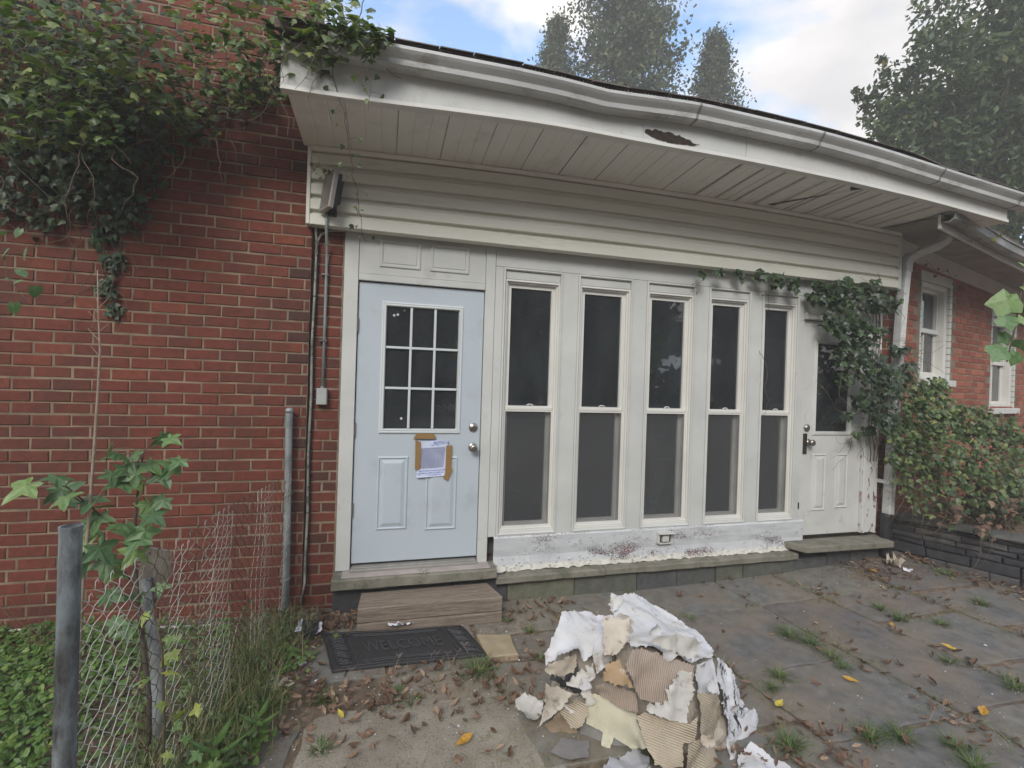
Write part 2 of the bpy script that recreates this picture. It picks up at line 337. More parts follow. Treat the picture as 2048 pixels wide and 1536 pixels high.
# patio of slate flagstones: columns of slabs, each slab its own piece
patio = bpy.data.objects.new('patio', None); COL.objects.link(patio); struct(patio); BASE['patio'] = Vector((0, 0, 0))
def slab_poly(pts, th=.03, tone=.5, name='flagstone', mat=None, lift=0., parent=None, jag=.010):
    P = []
    n = len(pts)
    for i in range(n):
        a = Vector(pts[i]); b = Vector(pts[(i+1) % n]); k = max(2, int((b-a).length/.09))
        for j in range(k):
            q = a.lerp(b, j/k); P.append((q.x+rnd.uniform(-jag, jag), q.y+rnd.uniform(-jag, jag)))
    cx = sum(p[0] for p in P)/len(P); cy = sum(p[1] for p in P)/len(P)
    tz = rnd.uniform(-.004, .004); sx = rnd.uniform(-.006, .006); sy = rnd.uniform(-.006, .006)
    mb = MB(); n = len(P); vs = []
    for sc_, dz in ((1, -th), (1, -.006), (None, 0)):
        for x, y in P:
            if sc_ is None:
                dx, dy = cx-x, cy-y; l = math.hypot(dx, dy); x += dx/l*.007; y += dy/l*.007
            vs.append((x, y, ground_z(x, y)+lift+tz+sx*(x-cx)+sy*(y-cy)+dz))
    vs.append((cx, cy, ground_z(cx, cy)+lift+tz+.001))
    fs = []
    for i in range(n):
        j = (i+1) % n
        fs += [(i, j, n+j, n+i), (n+i, n+j, 2*n+j, 2*n+i), (2*n+i, 2*n+j, 3*n)]
    mb.add(vs, fs, tone)
    return mb.build(name, mat or m_slate, parent or patio, False, True)
cols = [-.62, .02, .60, 1.22, 1.95, 2.80, 3.40, 4.15, 5.1]
sk = lambda c, y: c - .34*y*(.35+.16*max(0, c-1)) * .5
CONC = [(-.30, -1.08), (.80, -1.20), (.86, -2.3), (-.42, -2.3)]
def inside(x, y): return -.36 < x < .84 and y < -1.05
for ci in range(len(cols)-1):
    y = .02; c0, c1 = cols[ci], cols[ci+1]
    while y > -3.4:
        h = rnd.choice([.42, .55, .7, .85]) if c1 > 1.3 else rnd.choice([.3, .42, .55])
        y2 = y-h; e = rnd.uniform(.006, .016)
        skew = rnd.uniform(-.05, .05)
        q = [(sk(c0, y2)+e, y2+e+skew), (sk(c1, y2)-e, y2+e+skew*.5), (sk(c1, y)-e, y-e), (sk(c0, y)+e, y-e)]
        mx_, my_ = sum(p[0] for p in q)/4, sum(p[1] for p in q)/4
        if not inside(mx_, my_) and not (c1 < .7 and y < -1.0 and y2 < -1.5 and mx_ > -.4):
            if .45 < mx_ < .95 and -.9 < my_ < -.45: q = [(a+.0, b) for a, b in q]
            slab_poly(q, tone=min(1, max(0, rnd.gauss(.42 if c0 > 1.8 else .6, .16))))
        y = y2
slab_poly([(-.66, -1.72), (-.44, -1.76), (-.34, -1.16), (-.60, -1.10)], tone=.45)
slab_poly([(-.72, -2.3), (-.46, -2.3), (-.45, -1.79), (-.67, -1.75)], tone=.5)
conc = slab_poly([CONC[3], CONC[2], CONC[1], (.3, -1.03), CONC[0]], .05, .5, 'concrete_slab', m_conc, .006, patio, .02)
m_tanstone = plain('tan_paver', (.40, .33, .22), (.3, .24, .155), 9, .85, bs=60, bst=.5)
slab_poly([(.655, -.79), (.835, -.80), (.845, -.56), (.63, -.53)], .05, .5, 'tan_paver', m_tanstone, .022, patio, .006)

# ================================================================== LEAF SHAPES
def star_leaf(lobes=5, dent=.45, fold=.12, seed=0, nose=1.25):
    r = random.Random(seed); pts = []
    k = lobes*2
    for i in range(k+1):
        a = -math.pi*.86 + 2*math.pi*.86*i/k
        if i % 2 == 1 or False: rad = 1*(.72+.28*math.cos(a))*r.uniform(.9, 1.1)
        else: rad = dent*r.uniform(.85, 1.15)
        if abs(a) < .3: rad *= nose if rad > .6 else 1
        pts.append((rad*math.sin(a), rad*math.cos(a)+.15))
    vs = [(0, .1, 0)]+[(x, y, -fold*abs(x)*1.2 - .10*(y-.3)**2 + r.uniform(-.03, .03)) for x, y in pts]+[(0, -.25, 0)]
    n = len(pts); fs = [(0, i, i+1) for i in range(1, n)]+[(0, n, n+1), (0, n+1, 1)]
    return vs, fs
def gum_leaf(seed=0, fold=.15):
    r = random.Random(seed); pts = []
    for i, (ang, rad) in enumerate([(-2.35, .62), (-1.9, .42), (-1.35, .95), (-.68, .50), (0, 1.12), (.68, .50), (1.35, .95), (1.9, .42), (2.35, .62)]):
        if rad > .5:
            for da, k in ((-.24, .74), (0, 1), (.24, .74)): pts.append((rad*k*math.sin(ang+da), rad*k*math.cos(ang+da)))
        else: pts.append((rad*math.sin(ang), rad*math.cos(ang)))
    vs = [(0, 0, 0)]+[(x, y, -fold*(x*x+y*y)+r.uniform(-.05, .05)) for x, y in pts]+[(0, -.15, 0)]
    n = len(pts); return vs, [(0, i, i+1) for i in range(1, n)]+[(0, n, n+1), (0, n+1, 1)]
def ivy_leaf(seed=0):
    r = random.Random(seed)
    pts = [(-.15, -.35), (-.55, -.25), (-.72, .18), (-.42, .32), (-.30, .62), (0, 1.05), (.30, .62), (.42, .32), (.72, .18), (.55, -.25), (.15, -.35)]
    f = r.uniform(.1, .35)
    vs = [(0, .1, 0)]+[(x*r.uniform(.85, 1.1), y*r.uniform(.9, 1.1), -f*abs(x)-.12*y*y+r.uniform(-.03, .03)) for x, y in pts]
    n = len(pts); return vs, [(0, i, i % n+1) for i in range(1, n+1)]
def oval_leaf(seed=0, curl=.5, w=.36):
    r = random.Random(seed); vs = []; fs = []
    c = curl*r.uniform(.5, 1.3); tw = r.uniform(-.5, .5)
    for i in range(7):
        t = i/6; hw = w*math.sin(math.pi*min(.98, max(.03, t**.85)))*r.uniform(.85, 1.12); y = (t-.5)*1.7
        zc = c*(y*y)*.5 + r.uniform(-.03, .03)
        for s in (-1, -.5, 0, .5, 1): vs.append((s*hw, y, zc + c*.9*abs(s)*hw*(1.2) + tw*s*hw*y*.6))
    for i in range(6):
        for j in range(4): fs.append((i*5+j, i*5+j+1, i*5+j+6, i*5+j+5))
    return vs, fs
def leaf_meshes(name, shapes, mat, tones):
    out = []
    for k, t in enumerate(tones):
        vs, fs = shapes[k % len(shapes)]; mb = MB(); mb.add(vs, fs, t); out.append((mb.mesh(name, mat, False, True), vs, fs, t))
    return out
def rand_rot(r, up=(0, 0, 1), spread=.6):
    """leaf plane normal near 'up', random heading"""
    u = Vector(up).normalized(); u = (u+Vector((r.gauss(0, spread), r.gauss(0, spread), r.gauss(0, spread)))).normalized()
    q = u.to_track_quat('Z', 'Y').to_matrix() @ Matrix.Rotation(r.uniform(0, 2*math.pi), 3, 'Z')
    return q.to_4x4()
def hang_rot(r, face=(0, -1, .5), spread=.4):
    """leaf facing 'face' with its tip hanging down"""
    n = (Vector(face).normalized()+Vector((r.gauss(0, spread), r.gauss(0, spread), r.gauss(0, spread)))).normalized()
    y = Vector((r.gauss(0, .45), r.gauss(0, .3), -1)); y = (y-n*y.dot(n)).normalized(); x = y.cross(n)
    return Matrix((x, y, n)).transposed().to_4x4()
CAMP = Vector((0, -3.55, 1.75))
def scatter(parent, name, meshes, items, most=290, mat=None, stuffname=None):
    """items: (pos, rot4, scale, meshindex); the largest seen are parts, the rest one part of kind stuff"""
    items = sorted(items, key=lambda it: -it[2]/((it[0]-CAMP).length))
    for p, q, s, k in items[:most]:
        M = Matrix.Translation(p) @ q @ Matrix.Scale(s, 4)
        inst(name, meshes[k % len(meshes)][0], M, parent)
    if len(items) > most:
        mb = MB()
        for p, q, s, k in items[most:]:
            me, vs, fs, t = meshes[k % len(meshes)]; mb.add(vs, fs, t, Matrix.Translation(p) @ q @ Matrix.Scale(s, 4))
        o = mb.build(stuffname or 'leaf_mass', mat or meshes[0][0].materials[0], parent, False, True); stuff(o)

# ================================================================== BRICKS
def brick_mesh(seed, l=.200-.0100, h=.0725-.0100, d=.05, mat=None, tone=None):
    r = random.Random(seed); mb = MB(); j = lambda a=.0022: r.uniform(-a, a)
    x, z = l/2, h/2; b = .004
    A = [(-x, d, -z), (x, d, -z), (x, d, z), (-x, d, z)]
    B = [(-x+j(), b, -z+j()), (x+j(), b, -z+j()), (x+j(), b, z+j()), (-x+j(), b, z+j())]
    C = [(-x+b+j(), j(.001), -z+b), (x-b+j(), j(.001), -z+b+j()), (x-b+j(), j(.001), z-b), (-x+b+j(), j(.001), z-b+j())]
    t = r.random() if tone is None else tone
    mb.add(A+B+C, [(i, (i+1) % 4, (i+1) % 4+4, i+4) for i in range(4)]+[(i+4, (i+1) % 4+4, (i+1) % 4+8, i+8) for i in range(4)]+[(8, 9, 10, 11)], t)
    return mb.mesh('brick', mat or m_brick, False, True), mb.v, mb.f, t
BR = [brick_mesh(i, tone=min(1, max(0, random.Random(i+50).gauss(.55, .15)))) for i in range(24)]
BRW = [brick_mesh(i+90, mat=m_brick_or, h=.0735-.0125, l=.188) for i in range(16)]
BH = {}
def short_brick(w, h, k, mat):
    key = (round(w, 2), round(h, 3), k % 3, mat.name)
    if key not in BH: BH[key] = brick_mesh(k+200, l=key[0], h=h, mat=mat, tone=random.Random(k*7+3).random())
    return BH[key]
def lay(parent, x0, x1, z0, z1, meshes, frame, L=.200, H=.0725, skip=None, rank=None, most=300, jy=.003, mat=None, off=0, bare=0):
    """running bond from x0 to x1; frame maps wall coordinates (x, z) to a world matrix"""
    r = random.Random(int(x0*100)+5); items = []
    nrow = int((z1-z0)/H)
    jt = .0100
    for i in range(nrow):
        z = z0+(i+.5)*H; x = x0-(L/2 if (i+off) % 2 else 0)
        if r.random() < .12: x -= L*.25
        while x < x1-.02:
            a = max(x, x0); b = min(x+L, x1)
            if b-a > .035 and not (skip and skip((a+b)/2, z, a, b)):
                full = b-a > L-.014
                k = r.randrange(len(meshes))
                mm = meshes[k] if full else short_brick(b-a-jt, H-.0100, k, mat or m_brick)
                M = frame @ Matrix.Translation(((a+b)/2, r.uniform(-jy, jy), z+r.uniform(-.0015, .0015))) @ Matrix.Rotation(r.uniform(-.006, .006), 4, 'Y')
                items.append(((rank((a+b)/2, z) if rank else 0), M, mm, r.random()))
            x += L
    items.sort(key=lambda t: t[0])
    for rk, M, mm, _ in items[:most]: inst('brick', mm[0], M, parent)
    if len(items) > most:
        mb = MB()
        for rk, M, mm, _ in items[most:]: mb.add(mm[1], mm[2], mm[3], M)
        stuff(mb.build('brickwork', mat or m_brick, parent, False, True))

# ================================================================== LEFT BRICK HOUSE
house = thing('brick_house', 'two storey red brick house wall, ivy hanging over its top, left of the white sunroom', 'house', (-2, -.05, .1))
mb = MB(); mb.box(-4.2, -.512, -.0455, .25, -.1, 5.6); mb.build('mortar', m_mortar, house)
def rk_left(x, z):  # the bricks seen best: in frame, below the ivy
    seen = (-2.15 < x < -.5) and (.15 < z < 2.9 if x > -1.5 else .15 < z < 2.35)
    return (0 if seen else 1, abs(x+1.2)+abs(z-1.45)*.8)
lay(house, -4.15, -.508, .02, 5.6, BR, Matrix.Translation((0, -.05, 0)), rank=rk_left, most=300)
mb = MB()  # loose bricks by the wall foot
for k, (x, y, z, a) in enumerate([(-2.05, -.22, .13, .3), (-2.0, -.2, .19, .15)]):
    o = inst('brick', BR[k][0], Matrix.Translation((x, y, z)) @ Matrix.Rotation(a, 4, 'Z'), house)
# thin white pipe along the wall foot
mb = MB(); mb.tube([(-2.3, -.16, .235), (-1.95, -.17, .22), (-1.5, -.15, .17), (-1.05, -.13, .13), (-.8, -.12, .10)], .008, 8)
tag(mb.build('ground_pipe', plain('white_plastic_pipe', (.7, .7, .68), None, 9, .5), None, True), 'thin white pipe lying along the foot of the left brick wall', 'pipe')

# ================================================================== SUNROOM
sun_room = thing('sunroom', 'white painted sunroom with five tall windows, two doors and sagging eave', 'building', (2, 0, .2))
lay(sun_room, -.508, -.305, .07, 2.83, BR, Matrix.Translation((0, 0, 0)), off=1, mat=m_brick)
lay(sun_room, 4.665, 4.90, .17, 3.32, BR, Matrix.Translation((0, 0, 0)), off=1, mat=m_brick)
mb = MB(); mb.box(-.51, -.302, .0045, .12, .02, 2.85); mb.build('mortar', m_mortar, sun_room); mb = MB(); mb.box(4.66, 4.90, .0045, .12, .1, 3.34); mb.build('mortar', m_mortar, sun_room)
WIN = [(.862, 1.352), (1.485, 1.975), (2.103, 2.582), (2.712, 3.156), (3.275, 3.690)]
DZ0, DZ1 = .392, 2.445
# flat white wall boards between and around the windows
mb = MB()
posts = [(.80, WIN[0][0])]+[(WIN[i][1], WIN[i+1][0]) for i in range(4)]+[(WIN[4][1], 3.752)]
for a, b in posts: mb.box(a, b, 0, .10, .555, 2.64, .0025)
mb.box(.80, 3.752, .001, .10, 2.643, 2.9); mb.build('wall_panel', m_white, sun_room)
mb = MB(); mb.box(-.30, -.203, -.004, .10, .372, 2.86, .003); mb.build('door_casing', m_white, sun_room)
mb = MB(); mb.box(.722, .797, -.004, .10, .30, 2.86, .003); mb.build('door_casing', m_white, sun_room)
mb = MB(); mb.box(-.200, .719, .001, .10, 2.50, 2.86); mb.box(-.200, .719, -.006, .02, 2.448, 2.497, .003)
for a, b, c, d in ((-.062, .232, 2.553, 2.755), (.298, .592, 2.553, 2.762)):
    mb.ring(a, b, c, d, [(0, .001), (.006, -.009), (.018, -.009), (.028, -.001), (.034, -.006), (.04, -.006)], True)
mb.build('transom_panel', m_white, sun_room)
mb = MB(); mb.box(4.498, 4.662, -.012, .10, .40, 2.86, .006); mb.box(4.498, 4.53, -.022, -.013, .40, 2.42, .003); mb.box(4.64, 4.668, -.026, -.013, .40, 2.86, .003)
mb.build('door_casing', m_peel2, sun_room)
mb = MB(); mb.box(3.754, 4.496, .001, .10, 2.49, 2.86); mb.box(3.754, 4.496, -.03, .02, 2.425, 2.487, .006)
mb.ring(3.9, 4.15, 2.55, 2.74, [(0, .001), (.006, -.009), (.018, -.009), (.028, -.001), (.034, -.006)], True)
mb.build('transom_panel', m_whited, sun_room)
# bottom panel with peeling paint and a ragged lower edge
r = random.Random(3); mb = MB(); n = 120; vs = []; fs = []
for i in range(n+1):
    x = .845+(3.80-.845)*i/n; zb = .292+r.uniform(-.008, .006)+.03*(x > 3.72)*((x-3.72)/.08)
    for y, z in ((-.002, .56), (-.014, .545), (-.014, .46), (-.010+.002*math.sin(x*9), .40), (-.020+r.uniform(-.003, .003), .33), (-.026+r.uniform(-.006, .004), zb), (.08, zb)): vs.append((x, y, z))
for i in range(n):
    for j in range(6): fs.append((i*7+j, i*7+j+1, i*7+j+8, i*7+j+7))
mb.add(vs, fs); mb.build('skirting_panel', m_peel, sun_room)
# curled paint flakes along the panel's lower edge
mb = MB()
for i in range(170):
    x = r.uniform(.86, 3.78); z = r.choice([r.uniform(.30, .36), r.uniform(.30, .36), r.uniform(.36, .54)]); w = r.uniform(.004, .014); h = r.uniform(.003, .010)
    mb.add([(x-w, -.027, z), (x, -.026, z-h), (x+w, -.028, z+r.uniform(-.002, .002)), (x, -.036-r.random()*.008, z+h)], [(0, 1, 2, 3)])
stuff(mb.build('paint_flakes', m_paperw, sun_room))
# vent
mb = MB(); mb.box(2.255, 2.405, -.045, -.012, .505, .525, .003); mb.box(2.255, 2.275, -.045, -.012, .435, .505, .003); mb.box(2.275, 2.39, -.04, -.012, .425, .437, .002); mb.box(2.255, 2.405, -.075, -.045, .518, .526, .002)
v_ = mb.build('dryer_vent', m_whited, sun_room)
mb = MB(); mb.box(2.30, 2.36, -.05, -.02, .448, .50, .004); mb.build('vent_flap', m_whited, v_)
mb = MB(); mb.box(2.276, 2.39, -.02, -.0165, .437, .505); mb.build('vent_opening', m_dark, v_)
# windows
r = random.Random(11)
for (a, b) in WIN:
    z0, z1 = .56, 2.638
    mb = MB()
    mb.ring(a+.001, b-.001, z0, z1, [(0, .02), (0, -.006), (.012, -.009), (.018, -.002), (.018, .02), (.024, .022)])
    mb.box(a+.02, b-.02, .012, .04, 2.555, 2.618, .002)
    w = mb.build('window', m_white, sun_room)
    mb = MB(); mb.ring(a+.019, b-.019, z0+.018, 2.553, [(0, .09), (0, .012), (.014, .010), (.016, .026), (.026, .026), (.028, .044), (.036, .044), (.036, .09)])
    mb.box(a+.03, b-.03, .014, .06, z0+.02, z0+.052, .004)
    mb.build('frame', m_vinyl, w)
    i0, i1 = a+.055, b-.055; zm = 1.558
    mb = MB(); mb.ring(i0, i1, zm-.012, 2.517, [(0, .085), (0, .05), (.022, .048), (.024, .062), (.024, .085)]); mb.build('upper_sash', m_vinyl, w)
    mb = MB(); mb.box(i0+.022, i1-.022, .064, .067, zm+.01, 2.495); mb.build('pane', m_glass, w)
    mb = MB(); mb.ring(i0, i1, z0+.052, zm+.02, [(0, .115), (0, .088), (.028, .086), (.030, .10), (.030, .115)]); mb.build('lower_sash', m_vinyl, w)
    mb = MB(); mb.box(i0+.028, i1-.028, .102, .105, z0+.08, zm-.01); mb.build('pane', m_glass, w)
    mb = MB(); mb.box(i0-.004, i1+.004, .030, .046, zm-.022, zm+.004, .003); mb.ring(i0-.012, i1+.012, z0+.053, zm-.022, [(0, .05), (0, .034), (.012, .034), (.012, .05)])
    mb.build('screen_frame', m_vinyl, w)
    mb = MB(); mb.add([(i0, .046, z0+.064), (i1, .046, z0+.064), (i1, .046, zm-.02), (i0, .046, zm-.02)], [(0, 1, 2, 3)]); mb.build('insect_screen', m_screen, w)
    mb = MB(); c = (i0+i1)/2+.01
    mb.box(c-.03, c+.03, .036, .05, zm+.004, zm+.012, .002); mb.tube([(c-.025, .04, zm+.018), (c-.005, .036, zm+.026), (c+.02, .04, zm+.022), (c+.028, .044, zm+.012)], .005, 6)
    mb.build('sash_lock', m_vinyl, w)
# doors
def door(x0, x1, z0, z1, lite, mat, tmat, grid, panels, knob, bolt, y=.018, label=None):
    mb = MB(); lx0, lx1, lz0, lz1 = lite
    for bx in ((x0, lx0, z0, z1), (lx1, x1, z0, z1), (lx0, lx1, lz1, z1), (lx0, lx1, z0, lz0)): mb.box(bx[0], bx[1], y, y+.044, bx[2], bx[3])
    for a, b, c, d in panels:
        mb.ring(a, b, c, d, [(0, y-.0003), (.005, y-.007), (.012, y-.009), (.019, y-.001), (.026, y-.0015), (.05, y-.010)], True)
    d_ = mb.build('door', mat, sun_room)
    if label: d_['label'] = label
    mb = MB(); mb.ring(lx0-.028, lx1+.028, lz0-.028, lz1+.028, [(0, y-.0004), (.003, y-.008), (.010, y-.012), (.018, y-.009), (.024, y-.014), (.030, y-.012), (.036, y+.01), (.036, y+.03)])
    mb.build('lite_frame', tmat, d_)
    gx = [lx0+.008+(lx1-lx0-.016)*i/grid[0] for i in range(grid[0]+1)]; gz = [lz0+.008+(lz1-lz0-.016)*i/grid[1] for i in range(grid[1]+1)]
    w = .009
    for x in gx[1:-1]: q = MB(); q.box(x-w, x+w, y-.008, y+.012, gz[0], gz[-1], .003); q.build('muntin', tmat, d_)
    for z in gz[1:-1]: q = MB(); q.box(gx[0], gx[-1], y-.0075, y+.012, z-w, z+w, .003); q.build('muntin', tmat, d_)
    for i in range(grid[0]):
        for j in range(grid[1]):
            q = MB(); q.box(gx[i]+w*.5, gx[i+1]-w*.5, y+.010, y+.014, gz[j]+w*.5, gz[j+1]-w*.5); q.build('pane', m_glass, d_)
    for nm, (kx, kz), pr in (('knob', knob, [(.033, 0), (.034, .006), (.030, .010), (.012, .012), (.011, .03), (.022, .036), (.030, .05), (.029, .064), (.020, .072), (.006, .073)]),
                             ('deadbolt', bolt, [(.033, 0), (.034, .008), (.029, .014), (.024, .014), (.022, .020), (.008, .021)])):
        q = MB(); q.lathe(pr, (kx, y, kz), '-y', 20); q.build(nm, m_steel, d_, True)
    return d_
blue = door(-.196, .716, .415, 2.440, (-.006, .535, 1.378, 2.284), m_door, m_doortrim, (3, 3), [(-.035, .187, .645, 1.183), (.317, .552, .628, 1.178)], (.663, 1.247), (.662, 1.399), label='pale blue door with nine panes')
for z in (2.126, 1.376, .80):
    q = MB(); q.tube([(-.198, .008, z-.05), (-.198, .008, z+.05)], .007, 8); q.box(-.205, -.19, .010, .02, z-.05, z+.05); q.build('hinge', m_steel, blue, False)
m_stk = plain('sticker_white', (.72, .72, .7), None, 9, .6, bst=0)
for x, z in ((.052, 2.215), (.078, 2.222), (.125, 1.46)):
    q = MB(); s = .011; q.add([(x-s, .0265, z), (x, .0265, z-s), (x+s, .0265, z), (x, .0265, z+s)], [(0, 1, 2, 3)]); q.build('sticker', m_stk, blue)
q = MB(); q.box(-.196, .716, .03, .06, .396, .413); q.build('door_sweep', m_black, blue)
q = MB(); q.box(-.2, .718, -.045, .06, .372, .388, .004, ax='z'); q.box(-.19, .71, -.02, .055, .388, .397, .003, ax='z'); q.build('threshold', plain('aluminium_sill', (.34, .33, .31), (.27, .26, .24), 9, .5, .2), blue)
wd = door(3.756, 4.494, .405, 2.418, (3.925, 4.335, 1.372, 2.215), m_whited, m_whited, (1, 1), [(3.912, 4.078, .628, 1.168), (4.19, 4.345, .645, 1.167)], (3.85, 1.278), (3.832, 1.413), label='weathered white door with one large pane')
q = MB(); q.box(3.795, 3.835, .006, .017, 1.17, 1.36, .003); q.build('strike_plate', m_dark, wd)
q = MB(); q.tube([(4.498, 0, .70), (4.498, 0, .80)], .008, 8); q.build('hinge', plain('rusty_hinge', (.3, .16, .12), (.4, .34, .3), 30, .7), wd)
q = MB(); q.box(3.757, 4.494, .02, .06, .388, .403); q.build('door_sweep', m_dark, wd)
q = MB(); q.box(3.742, 3.7515, -.006, .001, .66, .72); q.box(3.7425, 3.7505, -.004, .001, .45, .48); q.build('rot_hole', m_dark, sun_room)
# siding boards with a cove profile, sagging a little with the roof
def arch(x): return -.0085*(x-2.2)**2
SX = [-.52+.24*i for i in range(22)]+[4.745]
for k in range(5):
    zb = 2.785+.116*k; fr = (k+.5)/4.6
    prof = [(-.106, 0), (-.107, .066), (-.092, .074), (-.078, .082), (-.076, .125), (-.03, .125), (-.03, -.004), (-.100, -.004)]
    q = MB(); q.sweep([(y+k*.0004, z) for y, z in prof], SX, lambda x, y, z, fr=fr, zb=zb: (x, y+.003*math.sin(x*2.1+fr*3), zb+z+arch(x)*fr+.004*fr))
    q.build('siding_board', m_siding, sun_room)
q = MB(); q.box(-.545, -.521, -.112, .0, 2.775, 3.31, .003); q.build('corner_trim', m_siding, sun_room)
q = MB(); q.box(4.746, 4.775, -.112, .0, 2.765, 3.30, .003); q.build('corner_trim', m_white, sun_room)
# soffit
ZF = [(-.6, 3.318), (-.24, 3.326), (.33, 3.36), (.96, 3.388), (1.67, 3.382), (2.48, 3.386), (3.4, 3.366), (4.18, 3.333), (5.13, 3.263), (5.6, 3.24)]
def interp(T, x):
    if x <= T[0][0]: return T[0][1]
    for (a, b), (c, d) in zip(T, T[1:]):
        if x <= c:
            t = (x-a)/(c-a); return b+(d-b)*t
    return T[-1][1]
def zf(x): return (interp(ZF, x-.2)+interp(ZF, x)+interp(ZF, x+.2))/3
def zs(x): return 3.362+arch(x)
def sof(x, y): t = (-y-.10)/.6; return zs(x)*(1-t)+zf(x)*t+.003
q = MB(); q.sweep([(-.075, -.03), (-.118, -.03), (-.122, -.005), (-.110, .006), (-.06, .006)], SX, lambda x, y, z: (x, y, zs(x)+z)); q.build('soffit_trim', m_soffit, sun_room)
FX0 = [-.56+.3*i for i in range(20)]; FX0 = [min(x, 5.12) for x in FX0]; xL = -.57; k = 0
while xL < 5.10:
    q = MB(); w = .302; cuts = [0, .092, .096, .100, .104, .194, .198, .202, .206, .296, .2995, .302]
    hs = [0, 0, .004, .004, 0, 0, .004, .004, 0, 0, .009, .009]
    vs = []; fs = []; yy = [-.10, -.25, -.4, -.55, -.7]
    for y in yy:
        for c, h in zip(cuts, hs):
            x = min(xL+c, 5.14); lean = 0
            if xL < -.5: lean = 0
            vs.append((x, y, sof(x, y)+h+.0015*math.sin(k*1.7)))
    nn = len(cuts)
    for i in range(len(yy)-1):
        for j in range(nn-1): fs.append((i*nn+j, i*nn+j+1, (i+1)*nn+j+1, (i+1)*nn+j))
    q.add(vs, fs)
    if 2.2 < xL: # vented slots
        pass
    q.build('soffit_panel', m_soffit, sun_room); xL += w; k += 1
q = MB(); q.sweep([(-.10, .03), (-.69, .03), (-.69, .034), (-.10, .034)], FX0, lambda x, y, z: (x, y, sof(x, y)+z)); q.build('soffit_backing', m_inside, sun_room)
# perforation slots in the vented soffit runs
q = MB()
for i in range(15):
    x = 2.45+.1*i*1.9
    if x > 5.05: break
    for j in range(44):
        y = -.13-j*.0128; z = sof(x, y)-.0035
        q.add([(x-.010, y-.0035, z), (x+.016, y-.0035, z), (x+.016, y+.0035, z), (x-.010, y+.0035, z)], [(0, 1, 2, 3)])
stuff(q.build('vent_slots', m_slot, sun_room))
q = MB()  # open seam where one panel has dropped
q.add([(3.15, -.16, sof(3.15, -.16)-.002), (3.19, -.16, sof(3.19, -.16)-.002), (3.62, -.69, sof(3.62, -.69)-.003), (3.42, -.69, sof(3.42, -.69)-.003), (3.52, -.6, sof(3.52, -.6)-.003)], [(0, 1, 4), (4, 2, 3)] )
q.build('seam_gap', m_dark, sun_room)
# fascia, with rotten hole
FX = [-.60+.2*i for i in range(29)]+[5.14]
FX = sorted(set([round(x, 3) for x in FX]+[1.63, 2.05]))
def ftop(x): return zf(x)+.172+.02*math.exp(-(x-1.5)**2)
def fasc(xs, name, z_lo=0., tmat=m_white, y0=-.700):
    q = MB(); vs = []; fs = []
    for x in xs:
        vs += [(x, y0, zf(x)+.012+z_lo), (x, y0, zf(x)+.055), (x, y0-.004, ftop(x)), (x, y0-.004, ftop(x)+.09), (x, y0+.03, ftop(x)+.09), (x, y0+.03, zf(x)+.012+z_lo)]
    for i in range(len(xs)-1):
        for j in range(5): fs.append((i*6+j, i*6+j+1, i*6+j+7, i*6+j+6))
        fs.append((i*6+5, i*6, i*6+6, i*6+11))
    fs += [(0, 1, 2, 3, 4, 5), tuple(6*(len(xs)-1)+j for j in (5, 4, 3, 2, 1, 0))]
    q.add(vs, fs); return q.build(name, tmat, sun_room)
fasc([x for x in FX if x <= 1.0]+[1.62], 'fascia_board'); fasc([1.622]+[x for x in FX if 1.63 < x < 2.4]+[2.44], 'fascia_board'); fasc([2.445]+[x for x in FX if x > 2.5], 'fascia_board', 0, m_whited)
q = MB(); q.sweep([(-.702, -.004), (-.712, -.002), (-.712, .020), (-.7055, .024), (-.69, .024), (-.66, -.004)], FX, lambda x, y, z: (x, y, zf(x)+z)); q.build('drip_edge', m_vinyl, sun_room)
rr = random.Random(5); q = MB(); top = []; bot = []
for i in range(25):
    t = i/24; x = 1.63+.42*t; c = zf(x)+.068-.012*t
    top.append((x, c+.034*math.sin(math.pi*min(1, t*1.05+.1))**.6+rr.uniform(-.007, .007))); bot.append((x, c-.030*math.sin(math.pi*t)**.7+rr.uniform(-.005, .004)))
vs = [(x, -.7062, z) for x, z in top+bot]; q.add(vs, [(i, i+1, 26+i, 25+i) for i in range(24)]); q.build('rot_hole', m_dark, sun_room)
# gutter
GX = [-.35+.15*i for i in range(39)]
GT = [(-.6, 3.60), (.0, 3.614), (.7, 3.627), (1.1, 3.622), (1.3, 3.605), (1.5, 3.622), (1.96, 3.650), (2.5, 3.642), (3.0, 3.634), (3.6, 3.60), (4.2, 3.548), (5.1, 3.475), (5.6, 3.44)]
def gz(x): return (interp(GT, x-.08)+interp(GT, x)+interp(GT, x+.08))/3
gp = [(-.706, 0), (-.706, -.092), (-.76, -.095), (-.785, -.088), (-.79, -.060), (-.815, -.035), (-.825, -.022), (-.825, -.004), (-.812, 0), (-.812, -.006), (-.818, -.02), (-.78, -.052), (-.772, -.084), (-.714, -.084), (-.712, 0)]
q = MB(); q.sweep(gp, GX, lambda x, y, z: (x, y, gz(x)+z)); gut = q.build('gutter', m_gutter, sun_room)
for x in (.72, 1.97, 3.0, 4.2, 5.12):
    q = MB(); q.sweep([(y*1.0-(.002 if y < -.72 else 0), z-(.002 if z < -.05 else 0)) for y, z in gp[1:8]], [x-.010, x+.010], lambda X, y, z, x=x: (X+.03*(z+.05), y-.001, gz(X)+z-.001), closed=False); q.build('gutter_joint', m_sealant if x > .9 else m_gutter, gut)
q = MB()
for i in range(46):
    x = .80+i*.024; q.box(x, x+.004, -.80, -.797, gz(x)-.002, gz(x)+.02+.012*math.sin(i)*.5)
q.build('gutter_guard', m_gutter, gut)
